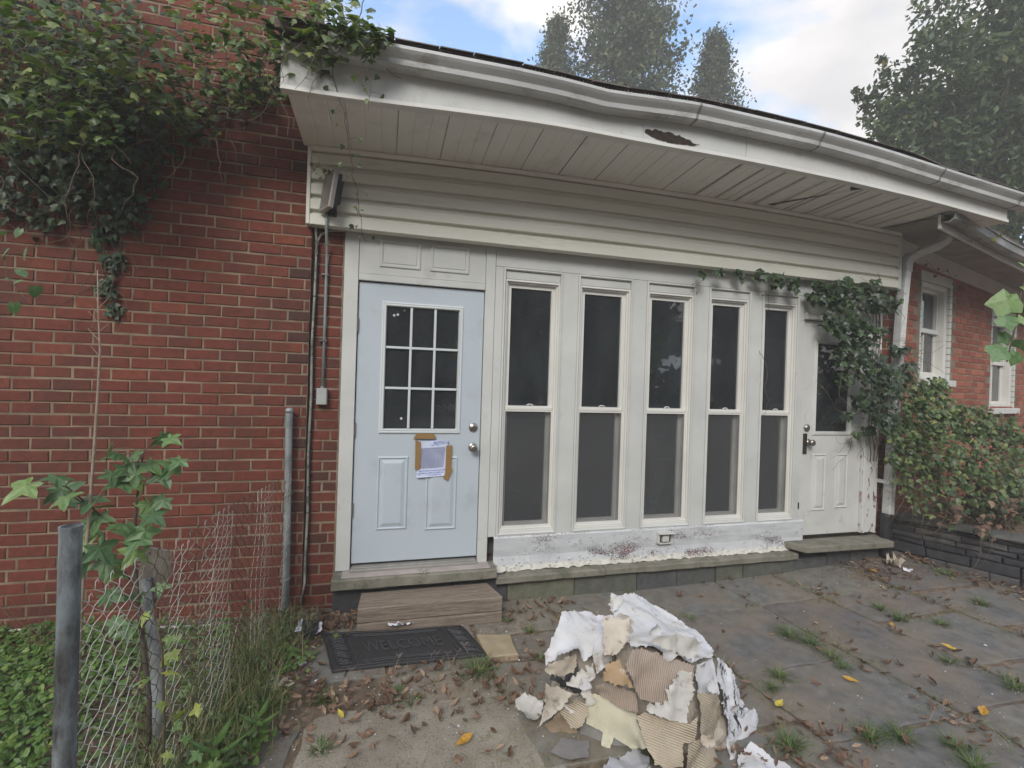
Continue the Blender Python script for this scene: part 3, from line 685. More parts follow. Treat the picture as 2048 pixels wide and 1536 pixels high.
# roof
def rz(x, y): return gz(x)+.035+(y+.80)*.42 + (-.02 if x > 4 else 0)
q = MB(); vs = []; fs = []
RX = [-.62+.24*i for i in range(25)]+[5.36]
for x in RX:
    for y in (-.79, 1.0, 3.4, 3.4, 7.0): vs.append((x, y, rz(x, y) if y < 5 else rz(x, 0)-.3))
vs2 = [(x, y, z-.05) for x, y, z in vs]; n = len(vs); nn = 5
for i in range(len(RX)-1):
    for j in (0, 1, 3):
        a = i*nn+j; fs += [(a, a+nn, a+nn+1, a+1), (n+a, n+a+1, n+a+nn+1, n+a+nn)]
    a = i*nn; fs.append((a, n+a, n+a+nn, a+nn))
for a in (0, (len(RX)-1)*nn):
    for j in (0, 1, 3): fs.append((a+j, a+j+1, n+a+j+1, n+a+j))
q.add(vs+vs2, fs, .5); roof = q.build('roof', m_shingle, sun_room, False, True)
rr = random.Random(8)
for row in range(5):
    x = -.60-.11*(row % 2)
    while x < 5.3:
        w = rr.choice([.20, .25, .30]); y0 = -.825+row*.14+rr.uniform(-.01, .008); lift = .004+.003*row*0+rr.uniform(0, .006)
        x1 = min(x+w-.006, 5.36); q = MB(); t = rr.random()
        vs = [(x, y0, rz(x, y0)+lift), (x1, y0, rz(x1, y0)+lift), (x1, y0+.2, rz(x1, y0+.2)+.003), (x, y0+.2, rz(x, y0+.2)+.003)]
        q.add(vs+[(a, b, c-.006) for a, b, c in vs], [(0, 1, 2, 3), (0, 4, 5, 1), (1, 5, 6, 2), (0, 3, 7, 4)], t); q.build('shingle', m_shingle, roof, False, True)
        x += w
# stone ledges and foundation
def stone(name, x0, x1, y0, y1, z0, z1, mat, tone=.5, seed=0, b=.008, par=sun_room):
    r = random.Random(seed); q = MB(); n = max(2, int((x1-x0)/.12)); vs = []; fs = []
    for i in range(n+1):
        x = x0+(x1-x0)*i/n; e = r.uniform(-.006, .006)
        vs += [(x, y1, z0), (x, y0+b+e, z0+r.uniform(-.003, .003)), (x, y0+e, z0+b), (x, y0+e+r.uniform(-.003, .003), z1-b), (x, y0+b*1.5+e, z1+r.uniform(-.002, .002)), (x, y1, z1)]
    for i in range(n):
        for j in range(6): fs.append((i*6+j, i*6+(j+1) % 6, (i+1)*6+(j+1) % 6, (i+1)*6+j))
    fs += [tuple(range(5, -1, -1)), tuple(6*n+j for j in range(6))]
    q.add(vs, fs, tone); return q.build(name, mat, par, False, True)
stone('coping_stone', -.312, .845, -.15, .02, .292, .366, m_ledge, seed=1)
q = MB(); q.box(-.25, .80, -.12, .01, .366, .371, .002, ax='z'); q.build('sill_board', plain('pinkish_sill', (.42, .37, .35), (.33, .29, .27), 8, .8), sun_room)
x = .85; i = 0
for x1 in (1.75, 2.62, 3.66): stone('coping_stone', x, x1-.006, -.115, .0, .232, .286, m_ledge, seed=4+i); x = x1; i += 1
q = MB(); 
vs = [(3.66, -.19, .315), (4.66, -.21, .315), (4.70, .0, .315), (3.58, .0, .315)]
vs += [(a, b, .372) for a, b, c in vs]
q.add(vs, [(3, 2, 1, 0), (4, 5, 6, 7), (0, 1, 5, 4), (1, 2, 6, 5), (3, 0, 4, 7)]); q.build('coping_stone', m_ledge, sun_room, bevel=.008)
rr = random.Random(21)
x = -.31; tones = [.05, .1, .12, .8, .55, .35, .42, .6, .5, .38, .3, .45, .33]
i = 0
while x < 4.64:
    w = rr.choice([.28, .38, .46, .55]) if x > .8 else .42
    x1 = min(x+w, 4.66)
    top = .29 if x < .8 else (.230 if x < 3.64 else .313)
    gz0 = ground_z(x, 0)-.04
    stone('foundation_stone', x+.003, x1-.006, -.075+rr.uniform(-.008, .008), .05, gz0, top-.003, m_stone, tones[i % len(tones)], 30+i); x = x1; i += 1
# interior
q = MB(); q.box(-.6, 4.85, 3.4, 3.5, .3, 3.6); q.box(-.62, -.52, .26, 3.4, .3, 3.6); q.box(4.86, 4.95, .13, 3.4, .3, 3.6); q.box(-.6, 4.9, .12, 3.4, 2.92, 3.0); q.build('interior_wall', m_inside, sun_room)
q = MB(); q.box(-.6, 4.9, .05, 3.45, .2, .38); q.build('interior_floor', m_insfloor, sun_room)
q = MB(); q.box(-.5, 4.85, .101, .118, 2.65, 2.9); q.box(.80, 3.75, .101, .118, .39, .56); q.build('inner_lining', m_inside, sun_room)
# the arched white cabinet seen through the third window
cab = thing('arched_cabinet', 'pale arch topped cabinet dimly seen through the third window from the left', 'cabinet', (2.42, .18, .38))
mc = plain('pale_cabinet', (.85, .87, .87), None, 6, .5)
pts = [(2.17, .38)]+[(2.42-.25*math.cos(math.pi*i/12), 1.20+.12*math.sin(math.pi*i/12)) for i in range(13)]+[(2.67, .38)]
q = MB(); vs = [(x, .18, z) for x, z in pts]+[(x, .45, z) for x, z in pts]; n = len(pts)
q.add(vs, [tuple(range(n))]+[(i, (i+1) % n, n+(i+1) % n, n+i) for i in range(n)]); q.build('cabinet_body', plain('cabinet_grey', (.30, .33, .33), None, 6, .5), cab)
q = MB(); q.tube([(x, .17, z) for x, z in pts[1:-1]], .022, 6); q.build('arch_rim', mc, cab)
q = MB(); q.ring(2.30, 2.52, .72, 1.12, [(0, .178), (0, .168), (.018, .168), (.018, .178)]); q.build('door_panel', mc, cab)
q = MB(); q.tube([(2.17, .17, .62), (2.42, .16, .585), (2.67, .17, .59)], .010, 6); q.build('lower_rail', mc, cab)
# ================================================================== RIGHT BRICK WING (stands at an angle to the sunroom)
WA = R(14.5); WO = Vector((4.905, .03, 0))
WM = Matrix.Translation(WO) @ Matrix.Rotation(WA, 4, 'Z')
wing = thing('brick_wing', 'orange red brick wing with two white windows, right of the downspout', 'building', (5.5, .2, .2))
wA = (.56, 1.30, 1.93, 3.05); wB = (2.60, 3.45, 1.62, 2.86)
wtop = lambda s: 3.17-.030*s
def wskip(x, z, a, b):
    for s0, s1, z0, z1 in (wA, wB):
        if b > s0-.0 and a < s1+.0 and z0 < z < z1: return True
    return z > wtop(x)
lay(wing, 0, 5.6, .1, 3.3, BRW, WM, L=.20, H=.0735, skip=wskip, rank=lambda x, z: (0 if z > 1.2 else 3)+x*.2, most=300, mat=m_brick_or)
def fillgap():
    q = MB()
    for s0, s1, z0, z1 in (wA, wB):  # cut bricks beside the openings
        pass
q = MB()
for s0, s1, z0, z1 in ((0, wA[0], 0, 3.3), (wA[1], wB[0], 0, 3.3), (wB[1], 6, 0, 3.3), (wA[0], wA[1], 0, wA[2]), (wA[0], wA[1], wA[3], 3.3), (wB[0], wB[1], 0, wB[2]), (wB[0], wB[1], wB[3], 3.3)):
    q.box(s0, s1, .0045, .16, z0, z1, 0, .5, WM)
q.build('mortar', m_mortar, wing)
m_blueglass = glass('pale_window_glass', (.7, .75, .85), 1.9)
m_curt = plain('pale_curtain', (.42, .46, .55), (.3, .34, .42), 5, .9, sc=(6, 6, .4))
for k, (s0, s1, z0, z1) in enumerate((wA, wB)):
    q = MB()
    for a, b, c, d in ((s1-.05, s1+.05, z0, z1), (s0, s0+.02, z0, z1)):  # painted brick jambs
        n = int((d-c)/.0735)
        for i in range(n): q.box(a if a < s0+.01 else s1-.004, b, -.004, .14, c+i*.0735+.004, c+(i+1)*.0735-.004, .003, .5, WM)
    q.box(s0-.02, s1+.05, -.006, .14, z1-.07, z1+.03, .003, .5, WM)
    w = q.build('window', m_white, wing)
    q = MB(); q.ring(s0+.02, s1-.01, z0, z1-.07, [(0, .02), (0, .03), (.05, .03), (.055, .07), (.055, .13)], M=WM); q.build('frame', m_vinyl, w)
    zm = (z0+z1)/2-.03 if k == 0 else 2.2
    q = MB(); q.ring(s0+.075, s1-.065, zm, z1-.125, [(0, .14), (0, .085), (.03, .085), (.03, .12)], M=WM); q.ring(s0+.075, s1-.065, z0+.05, zm+.04, [(0, .14), (0, .105), (.035, .105), (.035, .13)], M=WM)
    q.box(s0+.075, s1-.065, .075, .12, zm-.015, zm+.035, .003, .5, WM); q.box((s0+s1)/2-.012, (s0+s1)/2+.012, .1, .125, z0+.08, zm, .002, .5, WM); q.build('sash', m_vinyl, w)
    q = MB(); q.box(s0+.08, s1-.07, .118, .122, z0+.06, z1-.13, 0, .5, WM); q.build('pane', m_blueglass, w)
    q = MB(); vs = []; fs = []
    for i in range(30):
        s = s0+.06+(s1-s0-.12)*i/29; y = .22+.015*math.sin(i*1.3)
        vs += [(s, y, z0+.02), (s, y, z1-.05)]
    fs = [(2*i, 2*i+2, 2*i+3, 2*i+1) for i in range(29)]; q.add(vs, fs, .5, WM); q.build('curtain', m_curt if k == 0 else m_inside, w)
    q = MB(); q.box(s0-.02, s1+.06, -.06, .12, z0-.075, z0-.002, .006, .5, WM); q.build('sill', m_white, w)
q = MB(); q.box(0, 6, 1.6, 1.7, 0, 3.4, 0, .5, WM); q.box(-.02, 0.03, .17, 1.6, 0, 3.1, 0, .5, WM); q.build('interior_wall', m_inside, wing)
q = MB(); SS = [.2*i for i in range(31)]
wx = lambda x, y, z: (x, y, z)
q.sweep([(-.02, -.0), (-.03, .13), (.1, .13), (.1, 0)], SS, lambda x, y, z: (x, y, wtop(x)-.03+z*1.35), M=WM); q.build('frieze_board', m_vinyl, wing)
q = MB(); q.sweep([(-.48, .07), (-.48, .078), (-.02, .108), (-.02, .10)], SS, lambda x, y, z: (x-.45, y, wtop(x)+z+.045), M=WM); q.build('soffit_board', plain('grey_wing_soffit', (.30, .295, .275), (.23, .225, .21), 4, .7, dirt=(.1, .1, .08)), wing)
q = MB(); q.sweep([(-.5, .045), (-.5, .16), (-.48, .16), (-.48, .045)], SS, lambda x, y, z: (x-.5, y, wtop(x)+z-.03), M=WM); q.build('fascia_board', m_whited, wing)
q = MB(); q.sweep([(-.505, .14), (-.505, .06), (-.56, .05), (-.59, .075), (-.60, .13), (-.612, .135), (-.612, .145), (-.594, .14), (-.585, .085), (-.555, .062), (-.513, .068), (-.511, .14)], SS, lambda x, y, z: (x-.5, y, wtop(x)+z+.008*math.sin(x*4)), M=WM); q.build('gutter', plain('dirty_wing_gutter', (.34, .345, .34), (.22, .22, .21), 3, .5, sc=(.7, 1, 2.5), dirt=(.08, .075, .065), dl=(.45, .7), ds=3.5), wing)
q = MB(); q.sweep([(-.59, .16), (-.59, .185), (2.4, 1.3), (2.4, 1.25)], SS, lambda x, y, z: (x-.5, y, wtop(x)+z), M=WM); q.build('roof', m_shingle, wing, False, True)

# ================================================================== DOWNSPOUT
dsp = thing('downspout', 'leaning white downspout with elbow and black drain pipe beside the right door', 'downspout', (4.70, -.1, .2))
def rtube(q, pts, w, d):
    vs = []; fs = []; k = len(pts)
    for i, p in enumerate(pts):
        p = Vector(p); t = (Vector(pts[min(i+1, k-1)])-Vector(pts[max(i-1, 0)])).normalized()
        u = Vector((0, -1, 0)); u = (u-t*u.dot(t)); u = u.normalized() if u.length > .2 else Vector((0, 0, 1)); s = t.cross(u).normalized()
        for a, b in ((-1, -.8), (-.8, -1), (.8, -1), (1, -.8), (1, .8), (.8, 1), (-.8, 1), (-1, .8)): vs.append(p+s*a*w/2+u*b*d/2)
    for i in range(k-1):
        for j in range(8): fs.append((i*8+j, i*8+(j+1) % 8, (i+1)*8+(j+1) % 8, (i+1)*8+j))
    fs += [tuple(range(8)), tuple((k-1)*8+j for j in range(8))]; q.add(vs, fs)
q = MB(); rtube(q, [(4.835, -.10, 2.98), (4.80, -.10, 2.6), (4.768, -.10, 2.0), (4.735, -.10, 1.2), (4.715, -.10, .60)], .062, .082); q.build('pipe', m_gutter, dsp)
q = MB(); rtube(q, [(5.00, -.34, 3.235), (4.99, -.32, 3.20), (4.96, -.28, 3.16), (4.90, -.18, 3.12), (4.855, -.12, 3.08), (4.838, -.10, 3.02), (4.833, -.10, 2.94)], .072, .092); q.build('elbow', m_gutter, dsp)
q = MB(); q.box(4.66, 4.80, -.152, -.146, .895, .93, .001); q.box(4.66, 4.668, -.15, .0, .895, .93); q.box(4.79, 4.798, -.15, 0, .895, .93); q.build('strap', m_white, dsp)
q = MB(); pr = []
for i in range(17): pr += [(.052 if i % 2 else .046, i*.026)]
q.lathe(pr, (4.70, -.10, .19), 'z', 14); q.build('drain_pipe', m_black, dsp, True)

# ================================================================== STONE PLANTER WALL
pl = thing('stone_planter_wall', 'low dark dry stone planter wall with flat capstones below the vines', 'wall', (5.3, -.3, .15))
rr = random.Random(17)
PA, PB = Vector((4.97, .0)), Vector((5.72, -1.75))
pd = (PB-PA).normalized(); ang = math.atan2(pd.y, pd.x); PM = Matrix.Translation((PA.x, PA.y, 0)) @ Matrix.Rotation(ang, 4, 'Z'); Ln = (PB-PA).length
z = .10; 
def rock(q, x0, x1, z0, z1, d, tone, M, rr):
    j = lambda a=.006: rr.uniform(-a, a); b = .008
    A = [(x0, .2, z0), (x1, .2, z0), (x1, .2, z1), (x0, .2, z1)]; Bv = [(x0+j(), d+b, z0+j(.003)), (x1+j(), d+b, z0+j(.003)), (x1+j(), d+b, z1+j(.003)), (x0+j(), d+b, z1+j(.003))]
    C = [(x0+b+j(), d+j(), z0+b), (x1-b+j(), d+j(), z0+b), (x1-b+j(), d+j(), z1-b), (x0+b+j(), d+j(), z1-b)]; mid = [((x0+x1)/2, d-.006+j(), (z0+z1)/2)]
    q.add(A+Bv+C+mid, [(i, (i+1) % 4, (i+1) % 4+4, i+4) for i in range(4)]+[(i+4, (i+1) % 4+4, (i+1) % 4+8, i+8) for i in range(4)]+[(8+i, 8+(i+1) % 4, 12) for i in range(4)], tone, M)
while z < .50:
    h = rr.choice([.04, .05, .06, .085]) if z > .2 else .10
    h = min(h, .515-z); x = -.02-rr.random()*.1
    if h < .02: break
    while x < Ln:
        w = rr.uniform(.12, .34); q = MB(); rock(q, x+.003, min(x+w-.004, Ln), z+.002, z+h-.004, rr.uniform(-.018, .014), rr.random(), PM, rr)
        q.build('stone', m_drystone, pl, False, True); x += w
    z += h
x = -.02
while x < Ln:
    w = rr.uniform(.45, .7); q = MB(); rock(q, x+.003, min(x+w-.006, Ln), .517, .555, -.045+rr.uniform(-.01, .01), .95, PM, rr); q.build('capstone', plain('grey_capstone', (.13, .13, .125), (.09, .09, .085), 9, .85, bs=50, bst=.6) if x < 0 else bpy.data.materials['grey_capstone'], pl, False, True); x += w
q = MB(); q.box(-.02, Ln, .03, .19, .08, .50, 0, .5, PM); q.build('wall_core', m_dark, pl)
q = MB(); pts = [(4.9, .25), (5.0, -.0), (5.76, -1.72), (9, -2.6), (9, 1.1), (6.5, .45)]
vs = [(x, y, .48) for x, y in pts]+[(5.9, -.4, .62)]; q.add(vs, [(i, (i+1) % 6, 6) for i in range(6)]); struct(q.build('planter_soil', m_soil, None, True))
# a second, higher terrace wall further back
pl2 = thing('stone_terrace_wall', 'upper dark stone terrace wall half hidden by vines at the right edge', 'wall', (6.4, -.3, .5))
P2 = Matrix.Translation((5.95, -.02, 0)) @ Matrix.Rotation(R(-52), 4, 'Z')
for z, h in ((.5, .06), (.563, .05), (.616, .07), (.69, .045)):
    x = -rr.random()*.1
    while x < 2.0:
        w = rr.uniform(.15, .35); q = MB(); rock(q, x+.003, x+w-.004, z, z+h-.004, rr.uniform(-.018, .014) if z < .68 else -.04, rr.random() if z < .68 else 1, P2, rr); q.build('stone', m_drystone, pl2, False, True); x += w

# ================================================================== FLOOD LIGHT, CONDUIT, CABLE
fl = thing('flood_light', 'tilted flat flood light with dark finned back on the siding above the conduit', 'light', (-.40, -.1, 2.95))
FM = Matrix.Translation((-.398, -.185, 2.985)) @ Matrix.Rotation(R(-62), 4, 'Z') @ Matrix.Rotation(R(-8), 4, 'X')
q = MB(); q.box(-.085, .085, -.012, .018, -.135, .135, .006, .5, FM); q.build('housing', plain('grey_light_housing', (.33, .31, .29), (.25, .235, .22), 9, .5), fl)
q = MB(); q.box(-.068, .068, -.0145, -.0125, -.115, .115, 0, .5, FM); q.build('lens', plain('dusty_lens', (.17, .155, .13), (.13, .12, .10), 9, .35), fl)
q = MB(); q.box(-.083, -.075, -.017, -.0125, -.0, .125, 0, .5, FM); q.build('label_strip', m_white, fl)
q = MB()
q.box(-.065, .065, .018, .03, -.11, .11, 0, .5, FM); q.box(-.04, .04, .03, .075, -.07, .085, .012, .5, FM)
for i in range(9): q.box(-.07+i*.0165, -.066+i*.0165, .018, .05, -.115, .115, 0, .5, FM)
q.build('finned_back', m_black, fl)
q = MB(); q.tube([(-.38, -.10, 2.87), (-.375, -.15, 2.87), (-.37, -.18, 2.93)], .011, 8); q.box(-.405, -.35, -.125, -.095, 2.84, 2.90, .004); q.build('bracket', m_black, fl)
cd = thing('conduit', 'thin grey metal conduit running down the brick strip to a small box', 'conduit', (-.415, -.03, 1.6))
q = MB(); q.tube([(-.412, -.118, 2.90), (-.412, -.122, 2.80), (-.412, -.115, 2.74), (-.414, -.05, 2.66), (-.415, -.022, 2.58), (-.415, -.022, 2.2), (-.418, -.022, 1.68)], .0095, 10); q.build('pipe', m_conduit, cd, True)
q = MB(); q.box(-.452, -.385, -.055, .001, 1.555, 1.668, .004); q.build('junction_box', plain('grey_junction_box', (.40, .43, .42), (.35, .37, .36), 9, .5), cd)
q = MB(); q.lathe([(.013, 0), (.013, .014)], (-.418, -.022, 1.668), 'z', 10); q.build('coupling', m_conduit, cd)
for z in (2.46, 2.0):
    q = MB(); q.box(-.447, -.400, -.034, .0, z-.007, z+.007, .002); q.build('clamp', m_steel, cd)
cb = thing('wall_cable', 'pale cable bundle tied with black bands in the corner of the brick walls', 'cable', (-.49, -.05, .2))
P_ = [(-.492, -.062, 3.28), (-.490, -.060, 2.8), (-.482, -.026, 2.66), (-.487, -.024, 2.3), (-.494, -.026, 2.0), (-.489, -.024, 1.6), (-.497, -.026, 1.2), (-.489, -.024, .8), (-.496, -.028, .5), (-.492, -.04, .32), (-.51, -.07, .2)]
q = MB(); q.tube(P_, .0085, 8); q.build('cable', m_cable, cb, True)
q = MB(); q.tube([(x+.008, y+.008, z) for x, y, z in P_[2:]], .006, 6); q.build('cable', m_black, cb, True)
q = MB(); q.tube([(-.488, -.03, 2.60), (-.478, -.03, 2.68), (-.455, -.03, 2.735), (-.40, -.03, 2.765), (-.30, -.02, 2.778)], .007, 8); q.build('cable', m_cable, cb, True)
for z in (2.58, 2.3, 2.05, 1.9, 1.36, .98, .8, .62):
    q = MB(); px = interp(sorted([(p[2], p[0]) for p in P_]), z); q.lathe([(.0125, 0), (.0125, .008)], (px+.003, -.022, z), 'z', 8); q.build('cable_tie', m_black, cb)

# ================================================================== WOODEN STEP
st = thing('wooden_step', 'weathered two timber step in front of the pale blue door', 'step', (.37, -.24, .1))
def stepbox(z0, z1, name, grow, seed):
    q = MB(); r_ = random.Random(seed); n = 10; vs = []; fs = []
    for i in range(n+1):
        t = i/n; fx = -.125+(.835+.125)*t; bx = -.115+(.775+.115)*t; e = r_.uniform(-.002, .002)
        fy = -.352-grow-.01*t; by = -.118
        vs += [(bx, by, z0), (fx, fy+e, z0), (fx, fy-.001+e, z1-.007), (fx, fy+.008, z1+e), (bx+.002, by, z1)]
    for i in range(n):
        for j in range(5): fs.append((i*5+j, i*5+(j+1) % 5, (i+1)*5+(j+1) % 5, (i+1)*5+j))
    fs += [(4, 3, 2, 1, 0), tuple(5*n+j for j in range(5))]; q.add(vs, fs); q.build(name, m_timber, st)
stepbox(.082, .154, 'timber', .003, 1); stepbox(.162, .255, 'timber', 0, 2)

# ================================================================== DOORMAT
mat_o = thing('doormat', 'black rubber WELCOME doormat with braided border before the wooden step', 'doormat', (.15, -.5, .12))
c00, c10, c11, c01 = Vector((-.335, -.365)), Vector((.545, -.40)), Vector((.655, -.755)), Vector((-.235, -.755))
def mp_(u, v, dz=0):
    a = c00.lerp(c10, u); b = c01.lerp(c11, u); p = a.lerp(b, v)
    return (p.x, p.y, ground_z(p.x, p.y)+.022+dz+.0025*math.sin(u*9+v*4)+(.006 if (u < .02 or u > .98) else 0)*math.sin(v*5))
q = MB(); nu, nv = 40, 18; vs = []; fs = []
for j in range(nv+1):
    for i in range(nu+1): vs.append(mp_(i/nu, j/nv))
k = len(vs)
for j in range(nv):
    for i in range(nu): a = j*(nu+1)+i; fs.append((a, a+nu+1, a+nu+2, a+1))
bd = [i for i in range(nu+1)]+[j*(nu+1)+nu for j in range(1, nv+1)]+[nv*(nu+1)+i for i in range(nu-1, -1, -1)]+[j*(nu+1) for j in range(nv-1, 0, -1)]
vs += [(vs[i][0], vs[i][1], vs[i][2]-.013) for i in bd]
for i in range(len(bd)): a, b = bd[i], bd[(i+1) % len(bd)]; fs.append((a, b, k+(i+1) % len(bd), k+i))
q.add(vs, fs); q.build('rubber_sheet', m_rubber, mat_o, True)
q = MB()
for (u0, v0, u1, v1) in ((.16, .06, .16, .94), (.84, .06, .84, .94), (.02, .05, .98, .05), (.02, .95, .98, .95)):
    q.tube([mp_(u0+(u1-u0)*t/12, v0+(v1-v0)*t/12, .003) for t in range(13)], .0035, 5)
for sgn, u in ((1, .085), (1, .915)):
    for ph in (0, math.pi, math.pi/2): q.tube([mp_(u+.045*math.sin(ph+t*.9), .10+.8*t/28, .004) for t in range(29)], .0042, 5)
for v in (.14, .86):
    for ph in (0, 2.1, 4.2): q.tube([mp_(.2+.6*t/44, v+.03*math.sin(ph+t*.55), .003) for t in range(45)], .003, 4)
stuff(q.build('braid_relief', m_rubberhi, mat_o, True))
def text_mesh(txt, size, extr):
    c = bpy.data.curves.new('lettering', 'FONT'); c.body = txt; c.size = size; c.extrude = extr*1.4; c.align_x = 'CENTER'; c.align_y = 'CENTER'; c.resolution_u = 2
    o = bpy.data.objects.new('lettering', c); COL.objects.link(o); bpy.context.view_layer.update()
    me = bpy.data.meshes.new_from_object(o.evaluated_get(bpy.context.evaluated_depsgraph_get())); bpy.data.objects.remove(o); return me
me = text_mesh('WELCOME', .15, .004); w = max(abs(v.co.x) for v in me.vertices)
for v in me.vertices:
    u = .5+v.co.x/w*.27; vv = .50-v.co.y/.36; p = mp_(u, vv); v.co = (p[0], p[1], p[2]+v.co.z)
me.materials.append(m_rubber); me.materials[0] = m_rubberhi; o = bpy.data.objects.new('lettering', me); link(o, mat_o)
# torn strip of white paper on the mat's back edge
def ragged(q, pts, z=.004, jag=.006, seed=0, curl=.01, tone=.5, M=None):
    r = random.Random(seed); P = []
    for i in range(len(pts)):
        a = Vector(pts[i]); b = Vector(pts[(i+1) % len(pts)]); k = max(1, int((b-a).length/.012))
        for j in range(k): p = a.lerp(b, j/k); P.append((p.x+r.uniform(-jag, jag), p.y+r.uniform(-jag, jag)))
    c = Vector((sum(p[0] for p in P)/len(P), sum(p[1] for p in P)/len(P)))
    vs = []
    for x, y in P: vs.append((x, y, ground_z(x, y)+z+abs(r.gauss(0, curl))))
    for x, y in P: d = Vector((x, y)).lerp(c, .5); vs.append((d.x, d.y, ground_z(d.x, d.y)+z+abs(r.gauss(0, curl*.7))))
    vs.append((c.x, c.y, ground_z(c.x, c.y)+z)); n = len(P)
    q.add(vs, [(i, (i+1) % n, n+(i+1) % n, n+i) for i in range(n)]+[(n+i, n+(i+1) % n, 2*n) for i in range(n)], tone)
q = MB(); ragged(q, [(.06, -.345), (.13, -.36), (.19, -.345), (.25, -.315), (.26, -.345), (.19, -.385), (.12, -.395), (.07, -.375)], .04, .004, 3, .014)
tag(q.build('torn_paper_strip', m_paperw), 'torn crumpled white paper strip lying on the back edge of the doormat', 'paper')
q = MB(); ragged(q, [(-.46, -.27), (-.36, -.25), (-.35, -.42), (-.41, -.45), (-.47, -.38)], .03, .006, 5, .02)
tp = thing('torn_tar_paper', 'torn black tar paper scrap with white torn edges left of the doormat', 'scrap', (-.4, -.35, .15))
q.build('sheet', m_blackroof, tp)
q = MB(); ragged(q, [(-.48, -.26), (-.465, -.25), (-.46, -.38), (-.49, -.40)], .055, .005, 6, .01); q.build('torn_edge', m_paperw, tp)
q = MB(); ragged(q, [(-.365, -.28), (-.34, -.30), (-.335, -.38), (-.36, -.44), (-.352, -.38)], .05, .004, 7, .01); q.build('torn_edge', m_paperw, tp)

# ================================================================== NOTICE ON THE DOOR
no = thing('paper_notice', 'white printed notice with blue handwriting taped to the pale blue door', 'notice', (.36, .005, 1.16))
y = .0075
Q = [(.247, 1.024), (.455, 1.035), (.475, 1.305), (.258, 1.292)]
q = MB(); vs = []; fs = []
for j in range(9):
    for i in range(7):
        a = Vector(Q[0]).lerp(Vector(Q[1]), i/6); b = Vector(Q[3]).lerp(Vector(Q[2]), i/6); p = a.lerp(b, j/8)
        vs.append((p.x, y-.0015-.0015*math.sin(i*1.1+j*.8)-(.006 if j == 0 else 0)-(.007 if j == 8 and i > 4 else 0), p.y))
for j in range(8):
    for i in range(6): a = j*7+i; fs.append((a, a+1, a+8, a+7))
q.add(vs, fs); q.build('paper', m_papers, no, True)
def onp(u, v): a = Vector(Q[0]).lerp(Vector(Q[1]), u); b = Vector(Q[3]).lerp(Vector(Q[2]), u); p = a.lerp(b, v); return p
rr = random.Random(4); q = MB()
for k in range(21):
    v = .80-k*.027; u = .10
    while u < .90:
        w = rr.uniform(.03, .09); p0 = onp(u, v); p1 = onp(min(u+w, .92), v); h = .0022 if k else .0034
        q.add([(p0.x, y-.0052, p0.y-h), (p1.x, y-.0052, p1.y-h), (p1.x, y-.0052, p1.y+h), (p0.x, y-.0052, p0.y+h)], [(0, 1, 2, 3)]); u += w+.018
stuff(q.build('printed_lines', m_print, no))
q = MB()
for v, u0, u1 in ((.965, .5, .88), (.925, .5, .98), (.885, .42, .64), (.175, .06, .92), (.11, .02, .96), (.05, .06, .84)):
    u = u0
    while u < u1:
        L_ = rr.uniform(.07, .15); pts = []
        for i in range(int(L_*90)+4):
            t = i/(int(L_*90)+3); p = onp(min(u+L_*t, 1), v); pts.append((p.x, y-.0055, p.y+rr.uniform(-.0062, .0062)))
        q.tube(pts, .0011, 3, cap=False); u += L_+.025
stuff(q.build('blue_handwriting', m_ink, no))
for pts in ([(.215, 1.315), (.238, 1.352), (.36, 1.352), (.378, 1.335), (.375, 1.312)], [(.232, 1.303), (.272, 1.288), (.276, 1.10), (.262, 1.083), (.234, 1.086)], [(.460, 1.262), (.485, 1.262), (.503, 1.268), (.503, 1.10), (.512, 1.075), (.480, .995), (.445, 1.018), (.458, 1.06)]):
    q = MB(); n = len(pts); q.add([(x, y-.008, z) for x, z in pts]+[(x, y-.004, z) for x, z in pts], [tuple(range(n-1, -1, -1)), tuple(range(n, 2*n))]+[(i, (i+1) % n, n+(i+1) % n, n+i) for i in range(n)]); q.build('tape', m_tape, no)

